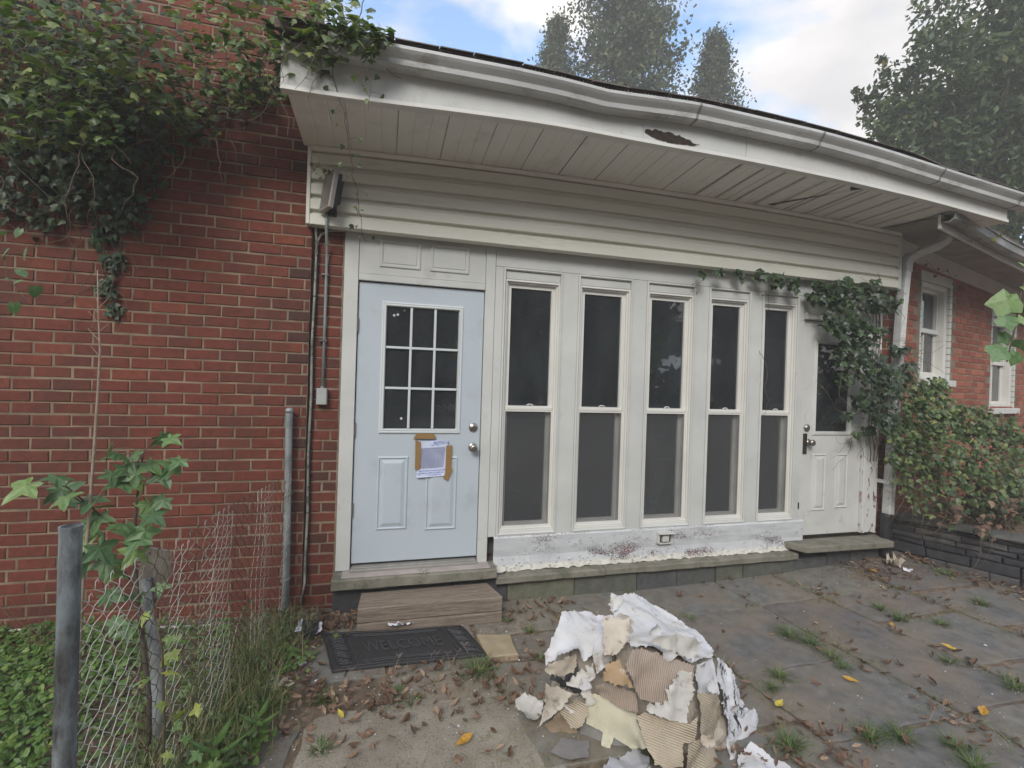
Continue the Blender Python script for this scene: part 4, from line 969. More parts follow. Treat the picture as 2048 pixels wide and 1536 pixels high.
# ================================================================== HEAP OF TORN CARDBOARD AND PANELS
PILE=[
('paper_sheet','white',[(1.236,-1.2,0.612),(1.386,-1.15,0.596),(1.459,-1.15,0.567),(1.538,-1.2,0.519),(1.626,-1.3,0.471),(1.658,-1.38,0.447),(1.654,-1.5,0.401),(1.599,-1.56,0.413),(1.464,-1.6,0.426),(1.315,-1.6,0.491),(1.209,-1.6,0.536),(1.14,-1.58,0.54),(1.139,-1.5,0.53),(1.121,-1.4,0.564),(1.194,-1.32,0.554)]),
('paper_sheet','greywhite',[(1.236,-1.2,0.612),(1.279,-1.25,0.589),(1.2,-1.3,0.544),(1.212,-1.25,0.534)]),
('paper_sheet','white',[(0.929,-1.25,0.553),(0.989,-1.22,0.541),(1.072,-1.2,0.525),(1.163,-1.22,0.5),(1.205,-1.3,0.517),(1.105,-1.42,0.506),(1.038,-1.42,0.464),(1.022,-1.44,0.442),(0.966,-1.45,0.413),(0.939,-1.44,0.466),(0.875,-1.42,0.442),(0.804,-1.4,0.398),(0.793,-1.4,0.378),(0.802,-1.36,0.416),(0.856,-1.33,0.471),(0.888,-1.3,0.516)]),
('cardboard_sheet','beige',[(0.8,-1.39,0.396),(0.946,-1.41,0.427),(0.948,-1.41,0.351),(0.861,-1.41,0.328),(0.79,-1.39,0.359)]),
('tar_paper','black',[(0.883,-1.385,0.372),(0.955,-1.39,0.401),(0.96,-1.4,0.343),(0.902,-1.4,0.295),(0.974,-1.41,0.264),(0.967,-1.41,0.23),(0.922,-1.41,0.257),(0.814,-1.39,0.315),(0.82,-1.38,0.339),(0.891,-1.39,0.304)]),
('paper_sheet','greywhite',[(0.911,-1.43,0.326),(0.962,-1.43,0.361),(1.023,-1.44,0.394),(1.028,-1.45,0.337),(0.988,-1.45,0.315),(1.022,-1.47,0.234),(0.983,-1.46,0.219),(0.953,-1.44,0.286),(0.894,-1.42,0.295)]),
('paper_sheet','white',[(1.022,-1.45,0.51),(1.066,-1.45,0.54),(1.08,-1.47,0.507),(1.068,-1.5,0.416),(1.011,-1.5,0.383),(1.003,-1.47,0.461)]),
('cardboard_sheet','greybeige',[(0.814,-1.38,0.288),(0.877,-1.41,0.27),(0.966,-1.43,0.243),(0.906,-1.45,0.251),(0.85,-1.45,0.198),(0.767,-1.42,0.116),(0.8,-1.38,0.186)]),
('corrugated_sheet','corr_d',[(0.921,-1.45,0.242),(0.982,-1.47,0.226),(0.979,-1.48,0.179),(0.943,-1.49,0.144),(0.898,-1.48,0.131),(0.848,-1.455,0.195)]),
('corrugated_sheet','corr_h',[(0.806,-1.38,0.095),(0.858,-1.43,0.183),(0.918,-1.45,0.106),(0.974,-1.46,0.063),(0.937,-1.46,0.076),(0.905,-1.45,0.057),(0.898,-1.43,0.081),(0.833,-1.41,0.074)]),
('cream_panel','cream',[(0.99,-1.45,0.266),(1.204,-1.55,0.26),(1.165,-1.62,0.214),(1.17,-1.7,0.156),(1.155,-1.62,0.089),(1.091,-1.55,0.107),(1.057,-1.57,0.064),(1.026,-1.55,0.081),(1.047,-1.52,0.115),(0.977,-1.48,0.138),(0.976,-1.46,0.2)]),
('grey_panel','grey',[(0.957,-1.44,0.148),(1.057,-1.5,0.12),(1.187,-1.59,0.09),(1.179,-1.6,0.047),(1.063,-1.55,0.055),(0.96,-1.46,0.045)]),
('corrugated_sheet','corr_v',[(1.128,-1.6,0.546),(1.203,-1.61,0.536),(1.305,-1.615,0.494),(1.449,-1.62,0.439),(1.414,-1.66,0.401),(1.306,-1.68,0.331),(1.241,-1.68,0.321),(1.137,-1.66,0.355),(1.083,-1.62,0.491)]),
('corrugated_sheet','corr_v',[(1.005,-1.5,0.33),(1.053,-1.52,0.353),(1.176,-1.58,0.33),(1.178,-1.6,0.264),(1.135,-1.58,0.263),(1.036,-1.5,0.278)]),
('paper_sheet','greywhite',[(1.345,-1.67,0.455),(1.405,-1.67,0.441),(1.394,-1.7,0.351),(1.336,-1.74,0.265),(1.245,-1.72,0.284),(1.148,-1.68,0.322),(1.16,-1.67,0.345),(1.241,-1.69,0.334),(1.274,-1.68,0.406)]),
('cardboard_flap','tan',[(1.041,-1.55,0.475),(1.091,-1.58,0.487),(1.133,-1.64,0.384),(1.055,-1.6,0.396),(1.025,-1.56,0.385)]),
('corrugated_sheet','corr_d',[(1.126,-1.66,0.274),(1.162,-1.67,0.294),(1.347,-1.73,0.257),(1.397,-1.72,0.274),(1.365,-1.75,0.18),(1.314,-1.74,0.187),(1.281,-1.78,0.118),(1.198,-1.78,0.127),(1.162,-1.76,0.142),(1.143,-1.72,0.182)]),
('corrugated_sheet','corr_d',[(1.408,-1.66,0.343),(1.556,-1.63,0.303),(1.592,-1.63,0.189),(1.589,-1.66,0.055),(1.494,-1.78,0.023),(1.262,-1.81,0.091),(1.299,-1.76,0.198),(1.378,-1.74,0.202),(1.396,-1.7,0.299)]),
('paper_sheet','white',[(1.456,-1.61,0.439),(1.59,-1.57,0.427),(1.577,-1.62,0.287),(1.42,-1.655,0.324),(1.424,-1.64,0.401)]),
('paper_sheet','peel',[(1.614,-1.55,0.416),(1.698,-1.5,0.36),(1.743,-1.5,0.303),(1.809,-1.5,0.169),(1.876,-1.52,0.018),(1.886,-1.55,-0.027),(1.825,-1.58,-0.045),(1.628,-1.72,-0.005),(1.546,-1.78,0.013),(1.542,-1.72,0.03),(1.569,-1.68,0.074),(1.58,-1.64,0.197),(1.583,-1.6,0.328)]),
('cardboard_sheet','beige',[(1.108,-1.41,0.571),(1.212,-1.46,0.599),(1.173,-1.52,0.551),(1.096,-1.57,0.48),(1.057,-1.52,0.45),(1.073,-1.46,0.516)]),
('paper_sheet','greywhite',[(1.21,-1.59,0.557),(1.246,-1.585,0.577),(1.385,-1.56,0.556),(1.53,-1.56,0.498),(1.459,-1.605,0.456),(1.319,-1.605,0.503)]),
('paper_sheet','white',[(1.62,-1.62,0.109),(1.821,-1.53,0.092),(1.881,-1.56,-0.027),(1.796,-1.64,-0.037),(1.597,-1.8,0.02),(1.507,-1.8,0.024)]),
('paper_sheet','white',[(1.598,-1.76,0.09),(1.694,-1.73,0.09),(1.746,-1.81,0.09),(1.808,-1.849,0.09),(1.732,-1.916,0.09),(1.502,-1.864,0.09)]),
('plastic_wrap','plastic',[(0.993,-1.687,0.09),(1.169,-1.62,0.09),(1.194,-1.676,0.09),(1.144,-1.782,0.09),(0.937,-1.735,0.09)]),
('paper_sheet','greywhite',[(0.683,-1.2,0.09),(0.764,-1.184,0.09),(0.838,-1.267,0.09),(0.772,-1.375,0.09),(0.726,-1.36,0.09)]),
('grey_panel','grey',[(0.772,-1.556,0.09),(0.844,-1.494,0.09),(0.966,-1.54,0.09),(0.922,-1.631,0.09),(0.836,-1.62,0.09)])]

def corr(name, c1, c2, pitch=.0095):
    m, nt, b, L = nodes(name)
    mu = N(nt, 'ShaderNodeMath', operation='MULTIPLY'); mu.inputs[1].default_value = 2*math.pi/pitch; L(attr(nt), mu.inputs[0])
    sn = N(nt, 'ShaderNodeMath', operation='SINE'); L(mu.outputs[0], sn.inputs[0])
    mr = N(nt, 'ShaderNodeMapRange'); mr.inputs['From Min'].default_value = -1; L(sn.outputs[0], mr.inputs['Value'])
    g = ramp(nt, noi(nt, pos(nt), 9, 6), [(.35, c1), (.65, c2)])
    L(mix(nt, ramp(nt, mr.outputs[0], [(.1, .45), (.5, 0.)]), g, tuple(v*.6 for v in c1)), b.inputs['Base Color']); b.inputs['Roughness'].default_value = .85; bump(nt, b, mr.outputs[0], 1., .004); return m  # flute grooves also darkened in the colour, as shade on top of the bump
PM_ = {'white': plain('torn_white_paper', (.62, .63, .67), (.55, .55, .54), 7, .75, bs=28, bst=.8, dirt=(.33, .25, .17), dl=(.56, .7), ds=11),
       'greywhite': plain('stained_grey_paper', (.60, .59, .56), (.48, .46, .42), 8, .8, bs=32, bst=.8, dirt=(.2, .16, .12), dl=(.56, .72), ds=12),
       'beige': plain('beige_cardboard', (.55, .50, .42), (.45, .39, .32), 9, .85, bs=34, bst=.6, dirt=(.16, .11, .07), dl=(.55, .7), ds=14),
       'black': m_blackroof, 'greybeige': plain('damp_cardboard', (.50, .46, .395), (.40, .35, .29), 8, .85, bs=36, bst=.6, dirt=(.10, .08, .06), dl=(.5, .7), ds=12),
       'corr_d': corr('corrugated_cardboard_pale', (.60, .52, .40), (.50, .42, .31)), 'corr_h': corr('corrugated_cardboard_brown', (.45, .35, .25), (.36, .27, .19)),
       'corr_v': corr('corrugated_cardboard_upright', (.50, .41, .34), (.44, .355, .285)),
       'cream': plain('cream_painted_panel', (.60, .575, .44), (.55, .525, .40), 5, .5, bs=40, bst=.1, dirt=(.33, .3, .2), dl=(.6, .75), ds=9),
       'grey': plain('grey_panel', (.24, .235, .225), (.18, .17, .165), 9, .8, bst=.2),
       'tan': plain('tan_cardboard', (.50, .37, .22), (.40, .28, .17), 11, .8, bs=40, bst=.5, dirt=(.6, .55, .48), dl=(.56, .62), ds=9),
       'plastic': plain('cloudy_plastic', (.48, .49, .52), (.34, .34, .37), 9, .3, bs=22, bst=1.)}
def peelmat():
    m, nt, b, L = nodes('white_laminate_peeling_off_black'); p = pos(nt, (1, 1, .7))
    f = ramp(nt, noi(nt, p, 17, 8, .75), [(.53, 0.), (.555, 1.)])
    L(mix(nt, f, (.66, .67, .70), (.03, .03, .035)), b.inputs['Base Color']); b.inputs['Roughness'].default_value = .7; bump(nt, b, noi(nt, p, 26, 6), 1., .01); return m
PM_['peel'] = peelmat()
heap = thing('torn_cardboard_heap', 'waist low heap of torn white paper, corrugated cardboard and a cream panel', 'debris heap', (1.3, -1.5, .08))
def sheet(nm, mt, pts, seed, flat=False, jag=.0085, step=.0095, crump=.0055):
    r = random.Random(seed); P3 = [Vector(p) for p in pts]; n = len(P3)
    if mt in ('cream', 'grey'): jag *= .25; crump *= .12
    if mt == 'white': jag *= .5; crump *= .75
    if mt[:4] == 'corr': jag *= .55; crump *= .6
    C0 = sum(P3, Vector())/n; nn_ = Vector()
    for i in range(n): nn_ += (P3[i]-C0).cross(P3[(i+1) % n]-C0)
    nn_.normalize()
    if nn_.y > 0 or (flat and nn_.z < 0): nn_ = -nn_
    if flat: nn_ = Vector((0, 0, 1))
    U_ = (Vector((1, 0, 0))-nn_*nn_.x).normalized(); V_ = nn_.cross(U_)
    P2 = [Vector(((p-C0).dot(U_), (p-C0).dot(V_))) for p in P3]; H2 = [(p-C0).dot(nn_) for p in P3]
    V2 = []
    for i in range(n):
        a, b = P2[i], P2[(i+1) % n]; k = max(1, int((b-a).length/step)); w_ = r.uniform(.4, 1.3)
        for j in range(k):
            p = a.lerp(b, j/k)
            if 0 < j: p = p+Vector((r.uniform(-jag, jag), r.uniform(-jag, jag)))*w_
            V2.append(p)
            if r.random() < .10: V2[-1] = V2[-1]+Vector((r.uniform(-1, 1), r.uniform(-1, 1)))*jag*1.6
    m0 = len(V2); E_ = list(V2)
    x0, x1 = min(v.x for v in V2), max(v.x for v in V2); y0, y1 = min(v.y for v in V2), max(v.y for v in V2)
    stp = .014; yy = y0+stp*.6
    while yy < y1:
        xx = x0+stp*.6
        while xx < x1:
            V2.append(Vector((xx+r.uniform(-.3, .3)*stp, yy+r.uniform(-.3, .3)*stp))); xx += stp
        yy += stp
    ext = max(x1-x0, y1-y0); CR = []
    for k_ in range(4 if ext > .06 else 1): a_ = r.uniform(0, 6.283); CR.append((math.cos(a_), math.sin(a_), r.uniform(-.05, .25)*ext, r.choice((-1, 1))*r.uniform(.12, .34)*(.25 if mt in ('cream', 'grey') else 1)))
    TA = {'corr_d': .45, 'corr_h': .9, 'corr_v': 1.5}.get(mt, 0)+r.uniform(-.12, .12); TN = []
    res = geometry.delaunay_2d_cdt(V2, [(i, (i+1) % m0) for i in range(m0)], [list(range(m0))], 1, 1e-5)
    vo, fo = res[0], res[2]; vs = []
    for v in vo:
        TN.append(v.x*math.sin(TA)+v.y*math.cos(TA)); sw = so = 0
        for p, h in zip(P2, H2):
            w = 1/((p-v).length_squared+1e-5)**1.5; sw += w; so += w*h
        nz = sum(sl*min(.05, max(0, v.x*cx_+v.y*sx_-o_)) for cx_, sx_, o_, sl in CR)+noise.noise(Vector((v.x*13, v.y*13, seed*3.1)))*crump*2.2+noise.noise(Vector((v.x*30+4, v.y*30, seed*1.7)))*crump*1.2+abs(noise.noise(Vector((v.x*7, v.y*7, seed*2.3))))*crump*2
        edge = min((e-v).length for e in E_[::2])
        curl = max(0, .024-edge)*.75*max(0, noise.noise(Vector((v.x*9, v.y*9, seed+.5)))+.35) if mt in ('white', 'greywhite', 'peel', 'beige') else 0
        q3 = C0+U_*v.x+V_*v.y+nn_*(so/sw+nz+curl+.0013*min(seed, 30))
        if flat: q3.z = ground_z(q3.x, q3.y)+.022+nz*1.4+curl
        vs.append(tuple(q3))
    q = MB(); k = len(vs); off = -nn_*.0016
    q.add(vs+[tuple(Vector(v)+off) for v in vs], [tuple(f) for f in fo]+[tuple(k+i for i in reversed(f)) for f in fo], TN+TN)
    o = q.build(nm, PM_[mt], heap, False, True)
    o.data.polygons.foreach_set('use_smooth', [mt not in ('cream', 'grey')]*len(o.data.polygons)); return o
for i, (nm, mt, pts) in enumerate(PILE): sheet(nm, mt, pts, i, i >= 23)
rr = random.Random(808)  # small torn flaps curling off the heap
FL = [(1.17, -1.50, .545), (1.22, -1.56, .54), (1.30, -1.58, .51), (1.42, -1.58, .47), (1.50, -1.57, .44), (1.58, -1.52, .43), (1.34, -1.40, .53), (1.46, -1.34, .50), (1.06, -1.44, .45), (1.00, -1.43, .42), (1.10, -1.46, .40), (1.14, -1.60, .40), (1.47, -1.66, .40), (1.52, -1.66, .30), (1.40, -1.74, .22), (1.28, -1.76, .16), (.95, -1.42, .33), (1.0, -1.45, .28), (.90, -1.40, .22), (1.62, -1.62, .30), (1.68, -1.58, .22), (1.56, -1.74, .14)]
for i, (x, y, z) in enumerate(FL[::2]):
    s = rr.uniform(.018, .05); a0 = rr.uniform(0, 6.3); pts = [(x+s*rr.uniform(.5, 1.3)*math.cos(a0+a), y-.012-.012*rr.random(), z+s*rr.uniform(.5, 1.1)*math.sin(a0+a)) for a in (0, 1.1, 2.2, 3.1, 4.2, 5.2)]
    sheet('torn_flap', rr.choice(['white', 'greywhite', 'greywhite', 'beige', 'white']), pts, 30+i, False, .006, .008, .008)
# the carton and panel carcass under the sheets
def hull(pts, name, mat):
    import bmesh
    bm = bmesh.new(); [bm.verts.new(p) for p in pts]; bmesh.ops.convex_hull(bm, input=bm.verts); me = bpy.data.meshes.new(name); bm.to_mesh(me); bm.free(); me.materials.append(mat)
    o = bpy.data.objects.new(name, me); link(o, heap); return o
d = .03
hull([(1.25, -1.22, .56), (1.42, -1.18, .53), (1.62, -1.36, .42), (1.64, -1.48, .36), (1.46, -1.57, .39), (1.21, -1.56, .50), (1.14, -1.42, .52), (1.25, -1.2, .08), (1.75, -1.35, .08), (1.80, -1.55, .08), (1.62, -1.70, .08), (1.36, -1.70, .08), (1.16, -1.50, .08)], 'carton', PM_['greybeige'])
hull([(.95, -1.24, .50), (1.16, -1.21, .46), (1.17, -1.38, .46), (.95, -1.33, .44), (.86, -1.24, .08), (1.2, -1.22, .08), (1.2, -1.45, .08), (.90, -1.36, .08)], 'carton', PM_['greybeige'])
# small scraps on the ground
rr = random.Random(31)
specs = [((4.60, -.26), .09, 'carton_scrap', PM_['beige'], 'crushed brown carton scrap at the foot of the downspout', 'scrap'),
         ((4.62, -.36), .05, 'paper_scrap', m_paperw, 'crumpled white and grey scrap in front of the brown carton scrap', 'scrap'),
         ((-.50, -.83), .075, 'cardboard_scrap', PM_['beige'], 'flat pinkish cardboard scrap on the slate beside the weeds', 'scrap'),
         ((-.41, -.66), .03, 'paper_scrap', m_paperw, 'small white paper scrap on slate left of the doormat corner', 'scrap'),
         ((-.30, -.84), .018, 'paper_scrap', m_paperw, 'tiny white scrap on slate below the doormat', 'scrap')]
for (cx, cy), s, nm, mt, lb, ct in specs:
    q = MB(); ragged(q, [(cx+s*math.cos(a)*rr.uniform(.7, 1.2), cy+s*math.sin(a)*rr.uniform(.5, 1)) for a in (0, .9, 1.9, 2.8, 3.7, 4.6, 5.5)], .015, .005, int(cx*100), s*.22 if 'carton' not in nm else .05)
    tag(q.build(nm, mt), lb, ct)
q = MB()
for i in range(520):  # paint chips
    t = rr.random()
    x, y_ = (rr.uniform(-.45, 1.2), rr.uniform(-1.5, -.15)) if t < .6 else (rr.uniform(1.2, 4.6), rr.uniform(-2.2, -.1))
    s = rr.uniform(.0015, .006)*(2.2 if rr.random() < .06 else 1); a = rr.uniform(0, 6.3); z = ground_z(x, y_)+.007
    q.add([(x+s*math.cos(a), y_+s*math.sin(a), z), (x-s*.6*math.sin(a), y_+s*.6*math.cos(a), z+s*.4), (x-s*math.cos(a), y_-s*math.sin(a), z), (x+s*.6*math.sin(a), y_-s*.6*math.cos(a), z+.001)], [(0, 1, 2, 3)])
stuff(tag(q.build('paint_chips', m_paperw), 'small white paint chips strewn over the patio', 'paint chips'))

# ================================================================== CHAIN LINK FENCE
fe = thing('chain_link_fence', 'old bent chain link fence between two steel posts before the left brick wall', 'fence', (-.73, -1, .05))
FA, FB = Vector((-.853, -1.925)), Vector((-.60, -.10))
q = MB(); q.tube([(-.853, -1.925, -.1), (-.852, -1.924, .6), (-.852, -1.923, 1.300)], .0262, 20, cap=False); q.tube([(-.852, -1.923, 1.293), (-.852, -1.923, 1.302)], [.0275, .0275], 20, cap=False)
q.tube([(-.852, -1.923, 1.30), (-.852, -1.923, 1.0)], .0225, 20, cap=False)
vs = []; n = 20
for rr_ in (.0225, .0275):
    for j in range(n): a = 2*math.pi*j/n; vs.append((-.852+rr_*math.cos(a), -1.923+rr_*math.sin(a), 1.302))
q.add(vs, [(j, (j+1) % n, n+(j+1) % n, n+j) for j in range(n)]); o = q.build('post', m_rustpost, fe, True); o['label'] = 'open topped dark steel post'
q = MB(); q.tube([(-.600, -.10, .0), (-.602, -.10, .6), (-.612, -.10, 1.49), (-.612, -.10, 1.515)], [.0225, .0225, .0225, .021], 18); q.tube([(-.612, -.1, 1.50), (-.612, -.1, 1.525), (-.612, -.1, 1.535)], [.0255, .024, .012], 18)
o = q.build('post', m_galv, fe, True); o['label'] = 'capped galvanised post'
q = MB()
for z in (.95, .62, .38): q.tube([(-.603+.026*math.cos(a), -.1+.026*math.sin(a), z-.0+.01*math.cos(a)) for a in [i*math.pi/8 for i in range(17)]], .004, 5)
q.build('tie_wire', m_galv, fe)
rr = random.Random(77); q = MB()
fd = (FB-FA); Lf = fd.length; fu = fd/Lf; fn_ = Vector((-fu.y, fu.x))
dx = .029; nw = int(Lf/dx)
def fpt(s, z, side):
    k = .006*math.sin(s*5+z*3)+.02*noise.noise(Vector((s*2.5, z*2.5, 1)))
    if s > 1.2: k += .0
    sx = s+.012*noise.noise(Vector((s*4, z*4, 7)))*2
    p = FA+fu*sx+fn_*(k+side)
    return Vector((p.x, p.y, z+.012*noise.noise(Vector((s*3, z*2, 3)))))
H0, H1 = .02, 1.085
for i in range(nw):
    pts = []; s0 = i*dx+.03; k = 0; z = H0
    top = H1+rr.uniform(-.02, .01)
    while z < top:
        sd = .5 if (k+i) % 2 else -.5
        pts.append(fpt(s0+sd*dx*.98, z, .0035*(1 if k % 2 else -1))); pts.append(fpt(s0+sd*dx*.80, z+.008, .0035*(1 if k % 2 else -1)))
        z += .030; k += 1
    e = pts[-1]; pts += [e+Vector((0, 0, .014)), e+Vector((fu.x*.01, fu.y*.01, .020)), e+Vector((fu.x*.014, fu.y*.014, .008))]
    rusty = noise.noise(Vector((i*.12, 0, 0)))
    q.tube(pts, .00138, 4, cap=False, tone=min(1, max(0, (.74 if i < 20 else .62)+rusty*.8-(.35 if rr.random() < .22 else 0)-.08*(i > 40))))
for k in range(7):  # loose ends curling past the near post
    z = .70+k*.05; c = Vector((-.87, -1.93, z)); q.tube([c+Vector((-.0-.02*math.sin(t), -.01, .012*math.cos(t))) for t in [i*.5 for i in range(10)]], .0017, 4, cap=False, tone=.4)
stuff(q.build('wire_mesh', m_wire, fe, True, True))
q = MB()  # broken pointed board leaning in the mesh
BM_ = Matrix.Translation((-.975, -1.12, .83)) @ Matrix.Rotation(R(-10), 4, 'Z') @ Matrix.Rotation(R(7), 4, 'Y')
o_ = [(-.055, .135), (.052, .13), (.075, .03), (.045, -.09), (.015, -.155), (-.02, -.12), (-.05, -.02)]
q.add([(x, 0, z) for x, z in o_]+[(x, .018, z) for x, z in o_], [tuple(range(6, -1, -1)), tuple(range(7, 14))]+[(i, (i+1) % 7, 7+(i+1) % 7, 7+i) for i in range(7)], .5, BM_)
tag(q.build('broken_board', m_board), 'pale broken pointed board standing behind the chain link mesh', 'board')
q = MB(); q.tube([(-.985, -1.14, .84), (-.975, -1.14, .74), (-.93, -1.17, .52), (-.90, -1.20, .3), (-.89, -1.2, .05)], [.018, .019, .021, .022, .024], 12)
tag(q.build('leaning_stake', m_galv, None, True), 'grey weathered stake standing under the broken board', 'stake')
# ================================================================== VINES AND PLANTS
IVA=[((-1.84,-0.6,3.48),0.32,90),((-1.61,-0.6,3.56),0.3,80),((-1.76,-0.62,3.21),0.3,90),((-1.56,-0.6,3.31),0.3,80),((-1.43,-0.55,3.53),0.22,50),((-1.64,-0.6,3.08),0.2,60),((-1.46,-0.6,2.99),0.1,26),((-1.62,-0.6,3.0),0.12,25),((-1.79,-0.66,2.96),0.16,30),((-1.81,-0.68,2.87),0.1,10),((-1.4,-0.5,3.36),0.2,50),((-1.27,-0.45,3.33),0.16,50),((-1.14,-0.4,3.34),0.16,50),((-1.27,-0.4,3.65),0.2,26),((-0.96,-0.4,3.54),0.18,60),((-1.02,-0.4,3.76),0.22,45),((-0.84,-0.4,3.41),0.1,26),((-0.75,-0.5,3.54),0.18,65),((-0.68,-0.6,3.72),0.24,80),((-0.5,-0.75,3.55),0.16,60),((-0.51,-0.7,3.77),0.24,80),((-0.34,-0.82,3.61),0.13,60),((-0.18,-0.84,3.59),0.1,50),((-0.07,-0.86,3.62),0.07,26),((-0.25,-0.75,3.78),0.12,30),((-0.87,-0.5,3.87),0.25,50),((-0.62,-0.6,3.39),0.07,12),((-1.05,-0.3,3.25),0.05,6),((-1.22,-0.3,3.21),0.05,6),((-1.81,-0.7,3.22),0.25,40)]
IVB=[((-2.06,-0.1,2.94),0.34,190),((-1.81,-0.1,2.98),0.3,150),((-1.61,-0.1,3.01),0.22,90),((-1.91,-0.2,3.3),0.4,220),((-1.65,-0.15,3.31),0.35,160),((-1.41,-0.1,3.29),0.2,60),((-1.19,-0.1,3.36),0.16,40),((-1.99,-0.25,3.65),0.4,160),((-1.66,-0.25,3.72),0.35,120),((-1.56,-0.08,2.69),0.1,20),((-1.65,-0.08,2.8),0.15,40),((-1.7,-0.07,2.58),0.08,22),((-1.65,-0.07,2.43),0.06,20),((-1.68,-0.06,2.26),0.06,20),((-1.64,-0.06,2.12),0.045,14),((-2.08,-0.1,2.68),0.16,24),((-1.88,-0.1,2.76),0.14,26),((-0.84,-0.12,3.64),0.12,22),((-0.73,-0.12,3.76),0.15,25),((-1.05,-0.1,3.55),0.15,26)]
IVD=[((2.52,-0.12,2.73),0.03,3),((2.72,-0.12,2.74),0.03,4),((2.92,-0.12,2.73),0.05,5),((3.13,-0.12,2.75),0.06,12),((3.31,-0.12,2.73),0.07,22),((3.5,-0.12,2.71),0.06,16),((3.76,-0.14,2.65),0.1,45),((4.02,-0.17,2.64),0.14,70),((4.3,-0.18,2.66),0.14,70),((4.54,-0.18,2.63),0.1,30),((3.88,-0.15,2.41),0.08,30),((4.05,-0.2,2.35),0.14,80),((4.26,-0.22,2.29),0.14,70),((4.06,-0.2,2.1),0.12,60),((4.31,-0.22,1.99),0.15,80),((4.05,-0.17,1.87),0.07,22),((4.48,-0.25,1.84),0.14,60),((4.29,-0.17,1.69),0.1,36),((4.44,-0.25,1.56),0.12,50),((4.18,-0.12,1.55),0.04,8),((4.29,-0.1,1.36),0.04,7),((4.43,-0.1,1.41),0.05,9),((4.66,-0.2,2.17),0.07,16),((4.72,-0.25,1.98),0.08,22)]
IVP=[((4.87,-0.2,1.75),0.16,70),((5.13,-0.2,1.81),0.12,50),((4.86,-0.3,1.52),0.2,100),((5.18,-0.3,1.53),0.18,90),((5.51,-0.3,1.48),0.18,90),((5.77,-0.35,1.44),0.16,70),((6.06,-0.35,1.34),0.16,60),((4.69,-0.25,1.38),0.16,60),((4.92,-0.35,1.25),0.2,90),((5.3,-0.4,1.16),0.2,90),((5.68,-0.45,1.12),0.2,90),((4.76,-0.3,1.01),0.18,50),((5.05,-0.4,0.94),0.2,60),((5.4,-0.5,0.86),0.2,60),((5.8,-0.5,0.84),0.16,50),((4.64,-0.25,1.15),0.12,30),((4.82,-0.35,0.79),0.14,26)]
YEL=[ (3.54, -1.01),(3.63, -1.32),(2.06, -1.52),(2.65, -1.44),(3.08, -1.81),(2.41, -1.42),(2.45, -1.88),(4.53, 0.08),(0.4, -1.41),(0.52, -0.35),(-0.16, -1.12),(-0.02, -0.26) ]
TUF=[ (0.56, -0.91, 1.0),(0.59, -0.84, 0.7),(2.72, -0.94, 0.9),(2.77, -1.05, 0.8),(2.77, -1.2, 0.7),(2.74, -1.32, 0.6),(1.24, -1.66, 0.8),(1.89, -1.76, 0.9),(2.33, -1.8, 0.8),(2.48, -1.83, 0.8),(3.73, -0.79, 0.7),(3.72, -0.94, 0.7),(3.94, -1.06, 0.6),(4.6, -0.92, 0.8),(3.46, -1.42, 0.6),(3.55, -1.69, 0.8),(-0.25, -0.97, 0.6),(0.99, -0.52, 0.5),(0.88, -0.36, 0.5),(0.96, -0.84, 0.5),(2.28, -1.3, 0.7),(2.15, -1.37, 0.6),(0.13, -0.99, 0.5),(-0.23, -1.31, 0.6),(0.2, -1.07, 0.5),(2.18, -0.59, 0.5),(1.54, -0.0, 0.5),(2.68, -1.94, 0.7),(2.62, -2.05, 0.8),(-0.52, -0.99, 1.1),(-0.62, -0.89, 1.0),(-0.64, -1.03, 1.0),(0.31, 0.47, 0.4) ]
def clump_items(C, r, size, hang=True, face=(0, -1, .7), spread=.4, nm=1, squash=.7, mul=1., grow=1.):
    out = []
    for c, rad, n in C:
        n = int(n*mul); rad *= grow
        for i in range(n):
            while True:
                d = Vector((r.uniform(-1, 1), r.uniform(-1, 1), r.uniform(-1, 1)))
                if d.length < 1: break
            p = Vector(c)+Vector((d.x*rad, d.y*rad*squash, d.z*rad))
            if p.y > -.06: p.y = -.06-r.random()*.03
            q = hang_rot(r, face, spread) if hang else rand_rot(r, face, spread)
            out.append((p, q, size*r.uniform(.6, 1.25), r.randrange(nm)))
    return out
def stems(q, r, C, n, rad=.003, drop=.5, y=-.06, tone=.5):
    for i in range(n):
        c, cr, _ = r.choice(C); p = Vector(c)+Vector((r.uniform(-cr, cr), 0, r.uniform(-cr, cr))); d = Vector((r.uniform(-1, 1), r.uniform(-.3, .2), r.uniform(-1, .4))).normalized(); pts = [p]
        for k in range(9): d = (d+Vector((r.gauss(0, .35), r.gauss(0, .12), r.gauss(-.1*drop, .35)))).normalized(); p = p+d*.05; p.y = min(p.y, y); pts.append(p)
        q.tube(pts, [rad*(1-.07*k) for k in range(len(pts))], 4, cap=False)
IVA += [((-2.3, -.5, 3.4), .34, 110), ((-2.2, -.5, 3.8), .3, 70), ((-2.75, -.4, 3.5), .35, 90), ((-2.6, -.4, 3.1), .25, 60), ((-3.1, -.3, 3.7), .3, 60)]
IVB += [((-2.5, -.12, 3.1), .4, 170), ((-2.9, -.12, 3.4), .4, 120), ((-2.4, -.12, 3.8), .4, 90)]
ISH = [ivy_leaf(1), ivy_leaf(2), ivy_leaf(3), star_leaf(5, .55, .2, 4)]
IM = leaf_meshes('leaf', ISH, m_ivy, [.1, .3, .45, .5, .6, .7, .8, .9, .55, .35, .65, .97])
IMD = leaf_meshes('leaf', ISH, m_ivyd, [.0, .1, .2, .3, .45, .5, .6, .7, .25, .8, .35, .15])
r = random.Random(101)
